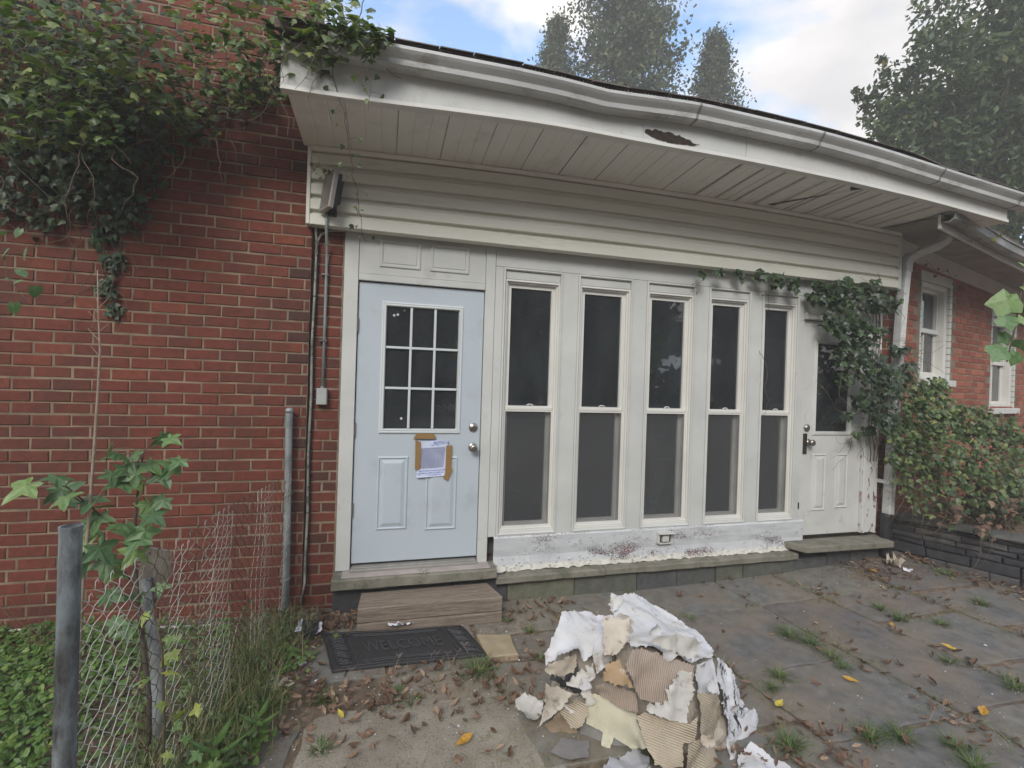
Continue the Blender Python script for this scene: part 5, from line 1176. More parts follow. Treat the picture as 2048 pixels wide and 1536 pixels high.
v1 = thing('ivy_vine', 'sunlit ivy hanging in a thick overhang from the upper left wall onto the gutter', 'ivy', (-1.4, -.4, 3.2))
scatter(v1, 'leaf', IM, clump_items(IVA, r, .038, True, (0, -.75, 1.0), .42, 12, mul=1.55, grow=1.15), 290)
q = MB(); stems(q, r, IVA, 60, .003); q.tube([(-.95, -.1, 3.35), (-.8, -.3, 3.42), (-.66, -.5, 3.52), (-.55, -.7, 3.62)], .005, 5); q.tube([(-1.3, -.1, 3.2), (-1.1, -.25, 3.26), (-.9, -.3, 3.33), (-.7, -.35, 3.5)], .005, 5)
q.build('stem', m_stem, v1, True)
v2 = thing('ivy_vine', 'dark ivy, shade partly in its leaf colour, clinging flat to the brick wall under the upper left overhang', 'ivy', (-1.7, -.08, 2.9))
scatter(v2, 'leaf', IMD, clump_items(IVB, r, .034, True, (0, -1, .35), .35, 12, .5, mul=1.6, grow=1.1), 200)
q = MB(); stems(q, r, IVB, 45, .0028, 1.6, -.058)
for x, z0, z1 in ((-1.64, 3.0, 2.05), (-1.70, 2.95, 2.2), (-2.0, 2.9, 2.55)):
    pts = [(x+.015*math.sin(k*1.3), -.057, z0+(z1-z0)*k/12) for k in range(13)]; q.tube(pts, .0025, 4)
q.build('stem', m_stem, v2, True)
v3 = thing('ivy_vine', 'ivy curtain over the right door casing, corner and top of the downspout', 'ivy', (4.2, -.15, 2.2))
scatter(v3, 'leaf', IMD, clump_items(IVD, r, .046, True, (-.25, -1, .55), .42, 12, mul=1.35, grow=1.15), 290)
q = MB(); stems(q, r, IVD[8:], 40, .003)
for x in (4.52, 4.56, 4.60): q.tube([(x+.02*math.sin(k*1.1+x*9), -.05-.01*math.sin(k), 2.6-1.5*k/16) for k in range(17)], .005, 5)
q.build('stem', m_stem, v3, True)
v4 = thing('creeper', 'green and yellowing creeper sprawling over the stone planter and the wing wall', 'creeper', (5.2, -.3, 1.2))
IMP = leaf_meshes('leaf', ISH, m_ivy, [.0, .15, .3, .4, .45, .55, .2, .7, .35, .88, .1, .5])
scatter(v4, 'leaf', IMP, clump_items(IVP, r, .035, True, (-.3, -.8, .8), .5, 12, mul=2.5, grow=1.15), 290)
low = [((4.95+r.random()*1.2, -.2-r.random()*.5, .62+r.random()*.25), .12, 9) for _ in range(26)]
q = MB(); stems(q, r, IVP, 90, .0032, .8); stems(q, r, low, 130, .0028, 1.2, -.1)
q.build('stem', m_stem, v4, True)
lw = thing('dry_creeper', 'brownish sparse creeper and dead twigs lying on the planter soil below the green creeper', 'creeper', (5.4, -.5, .6))
IMR = leaf_meshes('leaf', ISH, m_dry, [.1, .3, .5, .6, .8, .45]) ; IMG = leaf_meshes('leaf', ISH, m_ivyd, [.5, .7, .3, .6, .8, .4])
scatter(lw, 'leaf', IMR+IMG, clump_items(low, r, .040, True, (-.2, -.7, .8), .6, 12, mul=2.4), 200)
# tendrils hanging from the gutter
m_tleaf = IM[:6]+IMD[3:8]
def tendril(name, label, pts, leaves, rad=.0022, size=.03, cat='vine', meshes=None, seed=1, mat=None):
    r = random.Random(seed); t = thing(name, label, cat, pts[0]); q = MB()
    P = [Vector(p) for p in pts]; fine = []
    for a, b in zip(P, P[1:]):
        for k in range(4): fine.append(a.lerp(b, k/4)+Vector((r.gauss(0, .004), r.gauss(0, .004), 0)))
    fine.append(P[-1]); q.tube(fine, [rad*(1-.6*i/len(fine)) for i in range(len(fine))], 5, cap=False); q.build('stem', mat or m_stem, t, True)
    for i in range(leaves):
        b = fine[int((i+.7)/leaves*(len(fine)-1))]; off = Vector((r.uniform(-.07, .07), r.uniform(-.03, .03), r.uniform(-.03, .04)))
        qq = MB(); qq.tube([b, b+off*.5+Vector((0, 0, .008)), b+off], .0010, 3, cap=False); qq.build('leaf_stalk', mat or m_stem, t)
        mm = r.choice(meshes or m_tleaf); inst('leaf', mm[0], Matrix.Translation(b+off) @ hang_rot(r, (0, -1, .3), .8) @ Matrix.Scale(size*r.uniform(.5, 1.1), 4), t)
    return t
tendril('vine_tendril', 'long thin ivy tendril hanging from the gutter corner past the flood light', [(-.34, -.76, 3.56), (-.325, -.72, 3.42), (-.27, -.68, 3.25), (-.24, -.60, 3.10), (-.215, -.52, 2.97), (-.19, -.42, 2.84), (-.17, -.30, 2.72), (-.15, -.22, 2.66)], 24, .0032, .026, seed=2)
tendril('vine_tendril', 'short side tendril with one large leaf on the fascia left of the long tendril', [(-.325, -.72, 3.42), (-.38, -.73, 3.43), (-.44, -.73, 3.45)], 5, .002, .03, seed=3)
tendril('vine_tendril', 'short berried tendril hanging before the fascia right of the long tendril', [(-.15, -.86, 3.56), (-.16, -.85, 3.44), (-.12, -.84, 3.34), (-.13, -.83, 3.22)], 11, .002, .028, seed=4)
tendril('vine_tendril', 'small ivy sprig curling over the flood light and siding corner', [(-.50, -.16, 3.10), (-.46, -.20, 3.14), (-.42, -.2, 3.08), (-.36, -.21, 3.10)], 8, .002, .024, seed=5)
tendril('vine_tendril', 'bare curling twig hanging before the fifth window', [(3.20, -.05, 2.10), (3.28, -.05, 2.02), (3.31, -.05, 1.9), (3.27, -.05, 1.78), (3.33, -.05, 1.66), (3.30, -.05, 1.56), (3.24, -.05, 1.50)], 1, .0028, .015, seed=6)
tendril('vine_tendril', 'thin dark strand hanging from the siding over the fifth window head', [(3.28, -.06, 2.78), (3.283, -.06, 2.62), (3.285, -.05, 2.45)], 1, .0022, .02, seed=16)
tendril('vine_tendril', 'dry twig with two dead leaves at the third window head', [(2.62, -.07, 2.78), (2.60, -.05, 2.68), (2.52, -.05, 2.60), (2.46, -.05, 2.54)], 3, .0018, .02, meshes=IMR, seed=7)
tendril('vine_tendril', 'long drooping shoot with round green leaves at the left edge', [(-1.37, -1.42, 2.30), (-1.348, -1.426, 2.168), (-1.328, -1.431, 2.097), (-1.292, -1.441, 2.026), (-1.239, -1.456, 1.992)], 9, .0018, .028, meshes=leaf_meshes('leaf', [star_leaf(3, .75, .1, 2)], m_gum, [.3, .5, .6]), seed=8, mat=m_stemr)
tendril('vine_tendril', 'few green leaves on a twig by the wing eave corner', [(5.05, -.35, 3.2), (5.12, -.45, 3.17), (5.22, -.5, 3.19), (5.3, -.55, 3.21)], 6, .002, .04, meshes=leaf_meshes('leaf', ISH, m_ivy, [.95, .9, 1]), seed=9)
tendril('vine_tendril', 'dry creeper strand on the frieze board of the brick wing', [(5.25, .0, 3.12), (5.5, .06, 3.02), (5.7, .1, 3.08), (5.95, .16, 2.94), (6.2, .22, 3.0)], 9, .0025, .03, meshes=IMR, seed=10)
tendril('vine_tendril', 'bare white root strand on the brick pier left of the downspout', [(4.75, -.03, .93), (4.72, -.03, .75), (4.725, -.03, .62), (4.69, -.03, .5)], 1, .002, .01, seed=12, mat=m_deadst)
# large grape leaves at the right edge
gv = thing('grape_vine', 'large bright green grape leaves hanging in from the right edge', 'vine', (3.35, -1.74, 2.4))
GM = leaf_meshes('leaf', [star_leaf(5, .72, .12, 31, 1.1), star_leaf(5, .78, .1, 32, 1.1)], m_gum, [.35, .55, .75, .85])
q = MB(); q.tube([(3.6, -1.8, 2.75), (3.45, -1.78, 2.55), (3.38, -1.75, 2.35), (3.34, -1.75, 2.15), (3.30, -1.74, 1.95)], .004, 6); q.build('stem', m_stem, gv, True)
r = random.Random(12)
for (x, y, z), s, k in (((3.30, -1.737, 2.30), .11, 2), ((3.37, -1.753, 2.20), .085, 3), ((3.28, -1.74, 2.19), .07, 1), ((3.37, -1.761, 2.06), .075, 0), ((3.27, -1.727, 2.02), .078, 1), ((3.40, -1.758, 2.36), .065, 3), ((3.37, -1.759, 2.49), .05, 2), ((3.31, -1.72, 2.10), .06, 0), ((3.33, -1.76, 1.99), .055, 1)):
    inst('leaf', GM[k][0], Matrix.Translation((x, y, z)) @ hang_rot(r, (-.2, -1, .35), .4) @ Matrix.Scale(s*.95, 4), gv)

# sweetgum sapling growing through the fence
sp = thing('sapling', 'young sweetgum sapling with star shaped green leaves behind the fence', 'sapling', (-.92, -1.28, .08))
GL = leaf_meshes('leaf', [gum_leaf(1), gum_leaf(2, .25), gum_leaf(3, .1), gum_leaf(4, .35)], m_gum, [.2, .35, .5, .6, .7, .85, .45, .1])
q = MB()
main = [(-.90, -1.27, .08), (-.901, -1.285, .40), (-.93, -1.28, .622), (-.956, -1.276, .806), (-.976, -1.27, 1.011), (-.976, -1.27, 1.135), (-.969, -1.272, 1.238), (-.957, -1.274, 1.373), (-.95, -1.275, 1.42)]
q.tube(main, [.011, .010, .009, .008, .007, .006, .005, .004, .003], 8); q.build('trunk', m_bark, sp, True)
br = [[(-.976, -1.27, 1.03), (-1.03, -1.30, 1.12), (-1.10, -1.33, 1.21), (-1.15, -1.34, 1.25)], [(-.97, -1.27, .86), (-1.03, -1.26, .95), (-1.08, -1.25, 1.03)], [(-.968, -1.272, 1.25), (-.955, -1.30, 1.32), (-.955, -1.31, 1.40)], [(-1.10, -1.33, 1.21), (-1.18, -1.33, 1.29), (-1.24, -1.33, 1.31)], [(-.976, -1.27, 1.10), (-.93, -1.22, 1.16), (-.90, -1.2, 1.22)], [(-.93, -1.28, .7), (-.88, -1.32, .78), (-.84, -1.34, .86)]]
for b in br: q = MB(); q.tube(b, .003, 6); q.build('branch', m_stemr, sp, True)
r = random.Random(9); spots = []
PX = [(-1.31, 1.30, .055), (-1.235, 1.265, .055), (-1.19, 1.335, .04), (-1.16, 1.26, .045), (-1.14, 1.19, .055), (-1.10, 1.24, .05), (-1.13, 1.12, .05), (-1.08, 1.17, .045), (-1.05, 1.06, .055), (-1.10, 1.03, .05), (-1.06, .98, .05),
      (-.97, 1.10, .052), (-.93, 1.08, .05), (-.91, 1.11, .045), (-.95, 1.02, .045), (-1.0, 1.14, .04), (-.89, 1.17, .045), (-.87, 1.22, .04), (-.93, 1.2, .04), (-1.01, 1.30, .05), (-1.0, 1.36, .045), (-.96, 1.33, .045), (-.92, 1.37, .045), (-.88, 1.33, .05), (-.83, 1.36, .04), (-.81, 1.385, .035), (-1.04, 1.41, .045), (-1.07, 1.43, .04), (-.99, 1.42, .04), (-.95, 1.42, .035), (-.90, 1.47, .035), (-.85, 1.475, .035), (-1.03, 1.34, .035), (-.93, 1.29, .04),
      (-1.02, .86, .04), (-1.06, .84, .035), (-.98, .82, .04), (-1.0, .76, .035), (-1.05, .92, .035), (-.95, .72, .03), (-.86, .87, .03), (-.99, .68, .035), (-1.12, 1.07, .04)]
for x, z, s in PX:
    y = -1.30+r.uniform(-.09, .05); p = Vector((x, y, z)); near = min(main+[k for b in br for k in b], key=lambda m_: (Vector(m_)-p).length)
    q = MB(); q.tube([near, (Vector(near)+p)/2+Vector((0, 0, .012)), p], .0012, 3, cap=False); q.build('leaf_stalk', m_stemr, sp)
    inst('leaf', r.choice(GL)[0], Matrix.Translation(p) @ hang_rot(r, (0, -.8, .8), .5) @ Matrix.Rotation(r.uniform(-.6, .6), 4, 'Z') @ Matrix.Scale(s*1.5, 4), sp)
# yellow green maple seedlings in the mesh
se = thing('yellow_seedling', 'yellow green young maple shoots climbing through the fence mesh', 'seedling', (-.74, -1.55, .08))
q = MB(); q.tube([(-.74, -1.56, .1), (-.745, -1.55, .45), (-.76, -1.545, .72), (-.80, -1.53, .88)], [.006, .005, .0035, .002], 6); q.tube([(-.66, -1.58, .1), (-.69, -1.56, .35), (-.74, -1.55, .56)], .004, 6); q.build('stem', m_stem, se, True)
GY = leaf_meshes('leaf', [gum_leaf(1), gum_leaf(5, .25)], m_gum, [.85, .95, 1., .7])
for x, y, z in [(-.73,-1.545,.778),(-.719,-1.548,.722),(-.726,-1.546,.648),(-.82,-1.522,.858),(-.749,-1.54,.537),(-.686,-1.557,.502),(-.624,-1.574,.522),(-.805,-1.525,.627),(-.78,-1.532,.388),(-.619,-1.576,.356),(-.693,-1.555,.464),(-.564,-1.591,.321),(-.726,-1.547,.352),(-.66,-1.57,.42),(-.70,-1.6,.28),(-.62,-1.62,.25),(-.76,-1.5,.68)]:
    inst('leaf', r.choice(GY)[0], Matrix.Translation((x, y-.02, z)) @ hang_rot(r, (.1, -.8, .9), .45) @ Matrix.Scale(r.uniform(.026, .04), 4), se)
# dead stalk
ds = thing('dead_stalk', 'tall thin dead weed stalk with bare side twigs before the brick wall', 'stalk', (-1.12, -1.34, .1))
q = MB(); q.tube([(-1.13, -1.33, .08), (-1.116, -1.337, .887), (-1.1, -1.34, 1.161), (-1.089, -1.342, 1.435), (-1.081, -1.344, 1.67), (-1.078, -1.344, 1.826), (-1.09, -1.34, 1.982), (-1.097, -1.338, 2.139)], [.008, .0065, .006, .005, .0042, .0035, .0025, .0015], 7); q.build('stem', m_deadst, ds, True)
for z, dx_, dz in ((2.07, .03, .035), (2.01, -.012, .03), (1.99, .04, .05), (1.93, -.035, .045), (1.90, .03, .03), (1.86, -.04, .05), (1.80, -.03, .04), (1.97, -.02, .02), (2.04, .015, .012), (1.72, -.012, .01), (1.2, .05, .10)):
    q = MB(); x0 = interp([(1.1, -1.1), (1.67, -1.081), (1.826, -1.078), (2.139, -1.097)], z); q.tube([(x0, -1.342, z), (x0+dx_, -1.345, z+dz)], [.0018, .0009], 4); q.build('twig', m_deadst, ds)
# small brown weeds against the wall on the left
for k, (x, y) in enumerate(((-1.75, -.35), (-1.35, -.5))):
    q = MB(); r = random.Random(60+k)
    for i in range(9):
        p = Vector((x, y, .12)); d = Vector((r.uniform(-.9, .9), r.uniform(-.2, .2), 1)).normalized(); pts = [p]
        for j in range(7): d = (d+Vector((r.gauss(0, .2), 0, r.gauss(0, .15)))).normalized(); p = p+d*.07; pts.append(p)
        q.tube(pts, .0016, 3, cap=False)
    tag(q.build('dry_weed', m_stemr), ['thin brown dry weed with arching stems before the wall at far left', 'thin brown dry weed beside the sapling before the brick wall'][k], 'weed')

# ---- grass
def blade(q, x, y, z, h, a, lean, w, tone):
    c, s = math.cos(a), math.sin(a); vs = []
    for k, (t, ww) in enumerate(((0, 1), (.35, .9), (.7, .6), (1, .05))):
        d = lean*t*t*h; px, py, pz = x+c*d, y+s*d, z+h*(t-.35*lean*t*t); vs += [(px-s*w*ww, py+c*w*ww, pz), (px+s*w*ww, py-c*w*ww, pz)]
    q.add(vs, [(0, 1, 3, 2), (2, 3, 5, 4), (4, 5, 7, 6)], tone)
r = random.Random(202)
for i, (x, y, s) in enumerate(TUF):
    q = MB(); z = ground_z(x, y)
    if y > .2: x, y, z = .31, -.12, .362
    for k in range(int(120*s)): a = r.uniform(0, 6.283); rr_ = abs(r.gauss(0, .034*s)); blade(q, x+rr_*math.cos(a), y+rr_*math.sin(a), z-.01, r.uniform(.035, .12)*s, a+r.gauss(0, .4), r.uniform(.4, 1.7), .0026, min(.72, max(0, r.gauss(.42, .16))))
    if s == 1.:
        lab = 'bright green grass tuft just below the right corner of the doormat' if x > 0 else ('broad green grass clump at the fence foot nearest the pinkish cardboard scrap' if y > -.95 else 'green grass clump at the fence foot just below the pinkish cardboard scrap')
        tag(q.build('grass_tuft', m_grass, None, False, True), lab, 'grass tuft')
    else: tag(q.build('grass_tuft', m_grass, None, False, True), 'small green grass tuft growing from a joint of the slate patio', 'grass tuft', 'grass tufts in the patio joints')
q = MB()
for i in range(3600):  # weeds along the fence
    t = r.random(); c = FA.lerp(FB, t*.98+.02)+Vector((r.gauss(.02, .12), r.gauss(0, .05)))
    x, y = c; h = r.uniform(.06, .27)*(1.0 if t < .75 else .65)
    if x > -.38: continue
    blade(q, x, y, ground_z(x, y)-.02, h, r.uniform(0, 6.3), r.uniform(.1, .9), r.uniform(.0014, .0028), min(1, max(0, r.gauss(.64, .26))))
stuff(tag(q.build('tall_weeds', m_grass, None, False, True), 'tall mixed green and straw weeds along the foot of the fence', 'weeds'))
q = MB()
joints = []
for i in range(2300):  # dry wisps in the patio joints
    c = r.choice(cols[2:]); y = r.uniform(-2.3, .0); x = sk(c, y)+r.gauss(0, .03)
    if r.random() < .35: x = r.uniform(.9, 5.0); y = r.choice([-.55, -.95, -1.3, -1.7, -2.0])+r.gauss(0, .03)
    if noise.noise(Vector((x*1.8, y*1.8, 3))) < -.05: continue
    for k in range(3): blade(q, x+r.gauss(0, .012), y+r.gauss(0, .012), ground_z(x, y)-.008, r.uniform(.015, .055), r.uniform(0, 6.3), r.uniform(.6, 2.2), .0014, min(1, max(0, r.gauss(.68, .2))))
for i in range(900):
    x, y = r.uniform(-.55, 1.0), r.uniform(-1.6, -.7)
    if noise.noise(Vector((x*3, y*3, 9))) < .05: continue
    blade(q, x, y, ground_z(x, y)-.006, r.uniform(.02, .07), r.uniform(0, 6.3), r.uniform(.5, 2), .0013, min(1, max(0, r.gauss(.78, .15))))
stuff(tag(q.build('joint_grass', m_grass, None, False, True), 'thin dry grass growing in the joints between the slate slabs', 'grass'))
# seed heads: thin bare stalks standing among the slabs
q = MB()
for x, y in ((.30, -.78), (.42, -.80), (.10, -.8), (.55, -.75), (-.15, -.85), (.05, -1.1), (2.2, -1.7), (2.7, -1.8), (2.6, -1.35), (1.9, -1.6), (3.1, -1.7), (.2, -1.5)):
    for k in range(2):
        p = Vector((x, y, ground_z(x, y))); d = Vector((r.uniform(-.6, .6), r.uniform(-.3, .3), 1)).normalized(); pts = [p+d*t*.03+Vector((0, 0, -.0012*t*t)) for t in range(5)]
        q.tube(pts, .0008, 3, cap=False)
        for m_ in (-1, 1): q.tube([pts[3], pts[3]+Vector((m_*.02, .005, .022))], .0006, 3, cap=False)
stuff(tag(q.build('seed_stalks', m_deadst), 'thin bare dry seed stalks standing between the patio slabs', 'stalks'))
# ground cover at the left
CL = star_leaf(3, .7, .15, 41, 1.)
q = MB()
for i in range(15500):
    x, y = r.uniform(-3.6, -.88), r.uniform(-1.75, -.16)
    if x > -1.28 and r.random() < .80: continue
    z = ground_z(x, y)+.03+abs(noise.noise(Vector((x*5, y*5, 0))))*.09*r.random()+r.random()*.03
    q.add(CL[0], CL[1], min(1, max(0, r.gauss(.5, .22))), Matrix.Translation((x, y, z)) @ rand_rot(r, (0, -.25, 1), .35) @ Matrix.Scale(r.uniform(.013, .024), 4))
for cx, cy, n in ((-.50, -.55, 45), (-.46, -.68, 40), (-.6, -1.15, 60), (-.75, -1.35, 60), (-.55, -1.3, 40), (4.9, -.45, 22)):
    for i in range(n):
        x, y = cx+r.gauss(0, .06), cy+r.gauss(0, .06); q.add(CL[0], CL[1], r.uniform(.4, .9), Matrix.Translation((x, y, ground_z(x, y)+.02+r.random()*.04)) @ rand_rot(r, (0, -.25, 1), .3) @ Matrix.Scale(r.uniform(.012, .024), 4))
stuff(tag(q.build('ground_cover', m_clover, None, False, True), 'bright green low ground cover filling the corner left of the fence', 'ground cover'))
q = MB()
SM = [ivy_leaf(5), star_leaf(3, .7, .15, 44, 1.), oval_leaf(9, .5, .3)]
for i in range(1500):
    x, y = r.uniform(-1.25, -.5), r.uniform(-1.9, -.15); t = r.random()
    q.add(SM[i % 3][0], SM[i % 3][1], min(1, max(0, r.gauss(.35, .25))), Matrix.Translation((x, y, ground_z(x, y)+.01+.16*t*t)) @ rand_rot(r, (0, -.3, 1), .5) @ Matrix.Scale(r.uniform(.010, .022), 4))
stuff(tag(q.build('low_weeds', m_ivy, None, False, True), 'low mixed leafy weeds between the wall and the chain link fence', 'weeds'))
q = MB()
for i in range(900):
    x, y = r.uniform(-1.25, -.5), r.uniform(-1.9, -.12)
    k = i % len(SM); q.add(SM[2][0], SM[2][1], r.random(), Matrix.Translation((x, y, ground_z(x, y)+.012+.02*r.random())) @ rand_rot(r, (0, 0, 1), .5) @ Matrix.Scale(r.uniform(.012, .034), 4))
stuff(tag(q.build('leaf_carpet', m_dry, None, False, True), 'brown dead leaves lying thick under the fence weeds', 'leaf litter'))
# broad green weeds by the near end of the fence
for k, (x, y, s) in enumerate(((-.62, -1.42, 1.), (-.50, -1.25, .8))):
    t = thing('broadleaf_weed', ['green broad leaved weed at the near foot of the fence', 'green lance leaved weed by the slate edge beside the fence'][k], 'weed', (x, y, ground_z(x, y)))
    LM = leaf_meshes('leaf', [oval_leaf(71, .5, .22)], m_clover, [.3, .5, .6])
    for i in range(12):
        a = i*2.4; d = Vector((math.cos(a), math.sin(a), .0)); z = ground_z(x, y)+.04+i*.012*s
        y_ = (d+Vector((0, 0, .35))).normalized(); x_ = y_.cross(Vector((0, 0, 1))).normalized(); n_ = x_.cross(y_)
        inst('leaf', LM[i % 3][0], Matrix.Translation(Vector((x, y, z))+d*.06*s) @ Matrix((x_, y_, n_)).transposed().to_4x4() @ Matrix.Scale(.075*s, 4), t)
    q = MB(); q.tube([(x, y, ground_z(x, y)-.02), (x, y, ground_z(x, y)+.17*s)], .003, 5); q.build('stem', m_stem, t)

# ================================================================== FALLEN LEAVES
DL = leaf_meshes('fallen_leaf', [oval_leaf(k, .3+.5*(k % 4), .30+.03*(k % 3)) for k in range(8)]+[gum_leaf(8, .5), gum_leaf(9, -.4)], m_dry, [.15, .3, .45, .6, .75, .9, .5, .35, .65, .25, .55, .8, .4, .7])
spots = []; r = random.Random(303)
def addleaf(x, y, s): spots.append((x, y, s))
for i in range(150): addleaf(r.uniform(-.52, .02), r.uniform(-.30, -.04), r.uniform(.021, .040))
for i in range(150): addleaf(r.gauss(-.42, .12), r.uniform(-.95, -.2), r.uniform(.021, .042))
for i in range(230): addleaf(r.uniform(-.5, 1.05), r.gauss(-1.02, .16), r.uniform(.021, .042))
for i in range(60): addleaf(r.uniform(.85, 1.5), r.uniform(-.4, -.05), r.uniform(.022, .038))
for i in range(40): addleaf(r.uniform(-.5, .9), r.uniform(-1.8, -1.1), r.uniform(.022, .04))
for i in range(190): addleaf(4.2+r.random()**2*-.9+r.gauss(.3, .25), r.gauss(-.25, .22), r.uniform(.018, .035))
for i in range(150): t = r.random(); addleaf(5.0+.6*t-abs(r.gauss(0, .22)), -.1-1.5*t, r.uniform(.021, .042))
for i in range(260):
    if r.random() < .75: c = r.choice(cols[3:]); y = r.uniform(-2.2, -.1); addleaf(sk(c, y)+r.gauss(0, .07), y, r.uniform(.021, .040))
    else: addleaf(r.uniform(1, 5), r.uniform(-2.3, -.1), r.uniform(.021, .042))
for i in range(160): addleaf(r.uniform(1.45, 3.0), r.gauss(-1.78, .1), r.uniform(.016, .032))
def on_mat(x, y): return -.34 < x < .65 and -.77 < y < -.36
its = []
for x, y, s in spots:
    if on_mat(x, y) and r.random() < .97: continue
    if -.14 < x < .86 and -.37 < y: continue
    if y > -.04: continue
    if noise.noise(Vector((x*2.2, y*2.2, 11))) < -.16 and x > .9: continue
    z = ground_z(x, y)+.012+s*.18*r.random()+(.012 if on_mat(x, y) else 0)
    its.append((Vector((x, y, z)), rand_rot(r, (0, 0, 1), .38), s, r.randrange(len(DL))))
its.sort(key=lambda it: -it[2]/(it[0]-CAMP).length)
for p, qm, s, k in its[:285]:
    o = bpy.data.objects.new('fallen_leaf', DL[k][0]); COL.objects.link(o); o.matrix_world = Matrix.Translation(p) @ qm @ Matrix.Scale(s, 4)
    tag(o, 'curled brown dry leaf lying on the patio', 'leaf', 'brown dry leaves scattered over the patio')
q = MB()
for p, qm, s, k in its[285:]: q.add(DL[k][1], DL[k][2], DL[k][3], Matrix.Translation(p) @ qm @ Matrix.Scale(s, 4))
sm = leaf_meshes('x', [oval_leaf(3, .6, .3)], m_dry, [.4])[0]
for i in range(7500):  # broken leaf litter
    t = r.random()
    if t < .45: x, y = r.uniform(-.55, 1.05), r.uniform(-1.3, -.06)
    elif t < .7: x, y = r.gauss(4.4, .35), r.gauss(-.3, .2)
    else: c = r.choice(cols[2:]); y = r.uniform(-2.2, -.05); x = sk(c, y)+r.gauss(0, .04)
    if y > -.05 or on_mat(x, y) or (-.14 < x < .86 and y > -.37): continue
    if inside(x, y) and r.random() < .85: continue
    if noise.noise(Vector((x*2.5, y*2.5, 5))) < -.12: continue
    q.add(sm[1], sm[2], r.random(), Matrix.Translation((x, y, ground_z(x, y)+.008)) @ rand_rot(r, (0, 0, 1), .4) @ Matrix.Scale(r.uniform(.004, .012), 4))
stuff(tag(q.build('leaf_litter', m_dry, None, False, True), 'fine brown leaf litter collected along joints, step and planter foot', 'leaf litter'))
YL = leaf_meshes('yellow_leaf', [oval_leaf(k+20, .35, .30) for k in range(4)], m_yel, [.1, .5, .9, .3])
YLAB = ['small upright yellow leaf on slate right of the long grass joint', 'bright yellow leaf flat on the slate near the right edge', 'orange yellow leaf just right of the cardboard heap', 'long curled yellow brown leaf in the middle of the right slabs',
        'broad orange brown mottled leaf low at the right edge', 'small tan leaf beside the grass right of the cardboard heap', 'pale tan rounded leaf near the bottom right', 'slim yellow leaf below the right door ledge',
        'large dark yellow leaf on the concrete left of the heap', 'round yellow leaf on the right end of the doormat', 'small golden leaf among the litter below the doormat', 'yellow curled leaf on the left back edge of the doormat']
for i, ((x, y), lb) in enumerate(zip(YEL, YLAB)):
    if i == 7: x, y = 4.30, -.30
    s = [.035, .045, .045, .04, .055, .03, .035, .045, .05, .028, .032, .03][i]*1.25
    o = bpy.data.objects.new('yellow_leaf', (DL[3] if i in (5, 6) else YL[i % 4])[0]); COL.objects.link(o)
    o.matrix_world = Matrix.Translation((x, y, ground_z(x, y)+.02+(.012 if i in (9, 11) else 0))) @ rand_rot(r, (0, -.1, 1), .15) @ Matrix.Scale(s, 4); tag(o, lb, 'leaf')
GRL = leaf_meshes('green_leaf', [gum_leaf(3, .05)], m_clover, [.9])[0]
o = bpy.data.objects.new('green_leaf', GRL[0]); COL.objects.link(o); o.matrix_world = Matrix.Translation((-.25, -.42, ground_z(-.25, -.42)+.034)) @ rand_rot(r, (0, -.1, 1), .1) @ Matrix.Scale(.032, 4); tag(o, 'fresh green star leaf on the left back corner of the doormat', 'leaf')

# ================================================================== TREES
def leafquad(q, p, s, r, tone, droop=.3):
    n = Vector((r.gauss(0, 1), r.gauss(0, 1), r.gauss(.4, 1))).normalized(); a = n.orthogonal().normalized(); a = (Matrix.Rotation(r.uniform(0, 6.3), 3, n) @ a); b = n.cross(a)
    q.add([p-a*s*.5, p-b*s*.28, p+a*s*.6-n*s*.1, p+b*s*.28], [(0, 1, 2, 3)], tone)
def conifer(name, label, base, H, Rm, n, seed, leaf=.14, tops=1, z0=0, parent_group=None, top_pow=.75):
    r = random.Random(seed); t = thing(name, label, 'tree', base, parent_group); bx = Vector(base)
    q = MB(); q.tube([bx, bx+Vector((0, 0, H*.5)), bx+Vector((0, 0, H*.97))], [H*.018, H*.012, .01], 8); q.build('trunk', m_bark, t, True)
    q = MB(); nb = max(60, n//90)
    for i in range(nb):
        f = z0+(1-z0)*r.random()**.9; rad = Rm*max(.04, (1-f))**top_pow*r.uniform(.7, 1.12)*(1+.25*math.sin(f*23+i)); a = r.uniform(0, 6.283)
        c = bx+Vector((0, 0, H*f)); tip = c+Vector((math.cos(a)*rad, math.sin(a)*rad, rad*.10))
        for k in range(n//nb):
            u = r.random()**.6; p = c.lerp(tip, u)+Vector((r.gauss(0, .16), r.gauss(0, .16), r.gauss(-.12-.28*u*min(1, rad), .18)))
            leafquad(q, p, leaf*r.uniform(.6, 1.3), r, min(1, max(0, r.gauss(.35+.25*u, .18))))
    for i in range(16):
        q2 = None
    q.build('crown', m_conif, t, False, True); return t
conifer('spruce_tree', 'small pointed tree just left of the tall tree behind the roof', (5.90, 13.5, 0), 15.5, 6.2, 9000, 1, .12, z0=.80, top_pow=.98)
conifer('tall_tree', 'tallest dense dark tree rising behind the roof, cut by the top edge', (8.5, 12.9, 0), 19.6, 2.65, 32000, 2, .16, z0=.5, top_pow=.22)
conifer('spruce_tree', 'small open topped tree right of the tall tree behind the roof', (11.75, 12.0, 0), 15.2, 6.0, 12000, 3, .12, z0=.78, top_pow=.92)
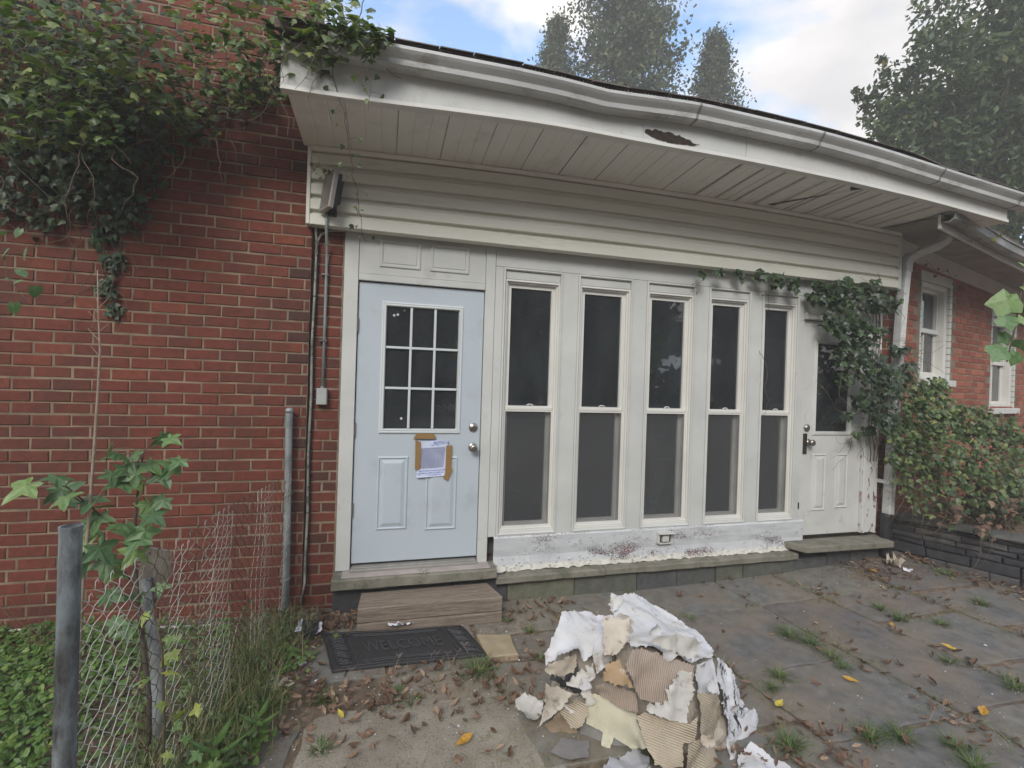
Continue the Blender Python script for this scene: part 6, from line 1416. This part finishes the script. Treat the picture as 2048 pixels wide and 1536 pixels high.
def broad(name, label, base, clumps, seed, leaf=.11, per=170, limbs=()):
    r = random.Random(seed); t = thing(name, label, 'tree', base); q = MB(); b = Vector(base)
    q.tube([b, b+Vector((.1, 0, 2.5)), b+Vector((0, .1, 4.5)), b+Vector((.2, 0, 7))], [.28, .23, .17, .07], 10)
    for c, rad in clumps[::2]:
        s = b+Vector((0, 0, r.uniform(2.6, 5.5))); c = Vector(c); m_ = s.lerp(c, .5)+Vector((0, 0, r.uniform(-.2, .5))); q.tube([s, s.lerp(m_, .5)+Vector((0, 0, .1)), m_, m_.lerp(c, .6), c], [.075, .055, .035, .022, .012], 5, cap=False)
    q.build('trunk', m_bark, t, True)
    q = MB()
    for c, rad in clumps:
        for i in range(int(per*(rad/.5)**1.6)):
            d = Vector((r.gauss(0, 1), r.gauss(0, 1), r.gauss(0, .8))); d = d.normalized()*rad*r.random()**.45; leafquad(q, Vector(c)+d, leaf*r.uniform(.6, 1.3), r, min(1, max(0, r.gauss(.42, .2))))
    q.build('crown', m_tree, t, False, True); return t
r = random.Random(44); cl = []
for i in range(150):
    d = Vector((r.gauss(0, 1), r.gauss(0, 1), r.gauss(0, 1))).normalized()*r.random()**.5
    c = Vector((13.6, 4.0, 8.2))+Vector((d.x*3.0, d.y*2.2, d.z*3.6)); cl.append((c, r.uniform(.45, .75)))
for (x, y, z), rad in (((9.9, 4.65, 8.40), .12), ((10.05, 4.6, 8.30), .2), ((10.25, 4.6, 8.2), .25), ((9.95, 4.17, 8.85), .13), ((10.08, 4.2, 8.68), .2), ((10.2, 4.2, 8.45), .26), ((9.75, 4.23, 7.50), .12), ((9.95, 4.2, 7.35), .22), ((10.3, 4.2, 7.3), .35), ((10.45, 4.03, 6.8), .4), ((10.2, 4.1, 6.6), .2), ((10.6, 4.2, 7.9), .5), ((10.6, 4.0, 8.7), .4), ((10.8, 4., 9.3), .3), ((10.3, 4.1, 7.8), .35), ((11.0, 4, 8.3), .6), ((10.9, 4., 7.3), .55), ((11.1, 4, 6.5), .5), ((11.3, 3.9, 9.6), .4), ((11.5, 3.8, 5.9), .5), ((12.3, 3.6, 5.2), .5), ((12.9, 3.4, 4.6), .5)): cl.append((Vector((x, y, z)), rad))
broad('broadleaf_tree', 'big leafy green tree at upper right behind the brick wing', (13.4, 4.4, 0), cl, 5, .14, 190)
for k, (x, y, h) in enumerate(((-16, -22, 12), (-9, -20, 13), (-3.5, -19, 11), (1.8, -21, 14), (7, -18, 11), (12, -19, 13), (18, -17, 12), (24, -12, 13), (-22, -16, 12))):
    if k == 0: base = conifer('garden_tree', 'dark tree of the row beyond the lawn, facing the sunroom', (x, y, 0), 13, 4.2, 20000, 70, .55, z0=.03, parent_group='row of trees beyond the lawn', top_pow=.5)
    else:
        c = base.copy(); COL.objects.link(c); c.location = (x, y, 0); c.scale = (h/13,)*3; c.rotation_euler = (0, 0, k*1.3)
        for ch in base.children: d_ = ch.copy(); COL.objects.link(d_); d_.parent = c
# ================================================================== ADDED LENS VEIL
LENS_HAZE = .008  # even volume added in place of the milky veil of a smeared lens
if LENS_HAZE:
    m = bpy.data.materials.new('lens_haze'); m.use_nodes = True; nt_ = m.node_tree; nt_.nodes.clear()
    o_ = N(nt_, 'ShaderNodeOutputMaterial'); v_ = N(nt_, 'ShaderNodeVolumePrincipled'); v_.inputs['Density'].default_value = LENS_HAZE; v_.inputs['Color'].default_value = (.90, .91, .93, 1); v_.inputs['Anisotropy'].default_value = .1
    nt_.links.new(v_.outputs[0], o_.inputs['Volume']); m.cycles.homogeneous_volume = True
    q = MB(); q.box(-95, 125, -125, 145, -1.1, 20.6); stuff(tag(q.build('lens_haze', m), 'thin pale haze volume added to stand in for a lens smear', 'lens_haze'))
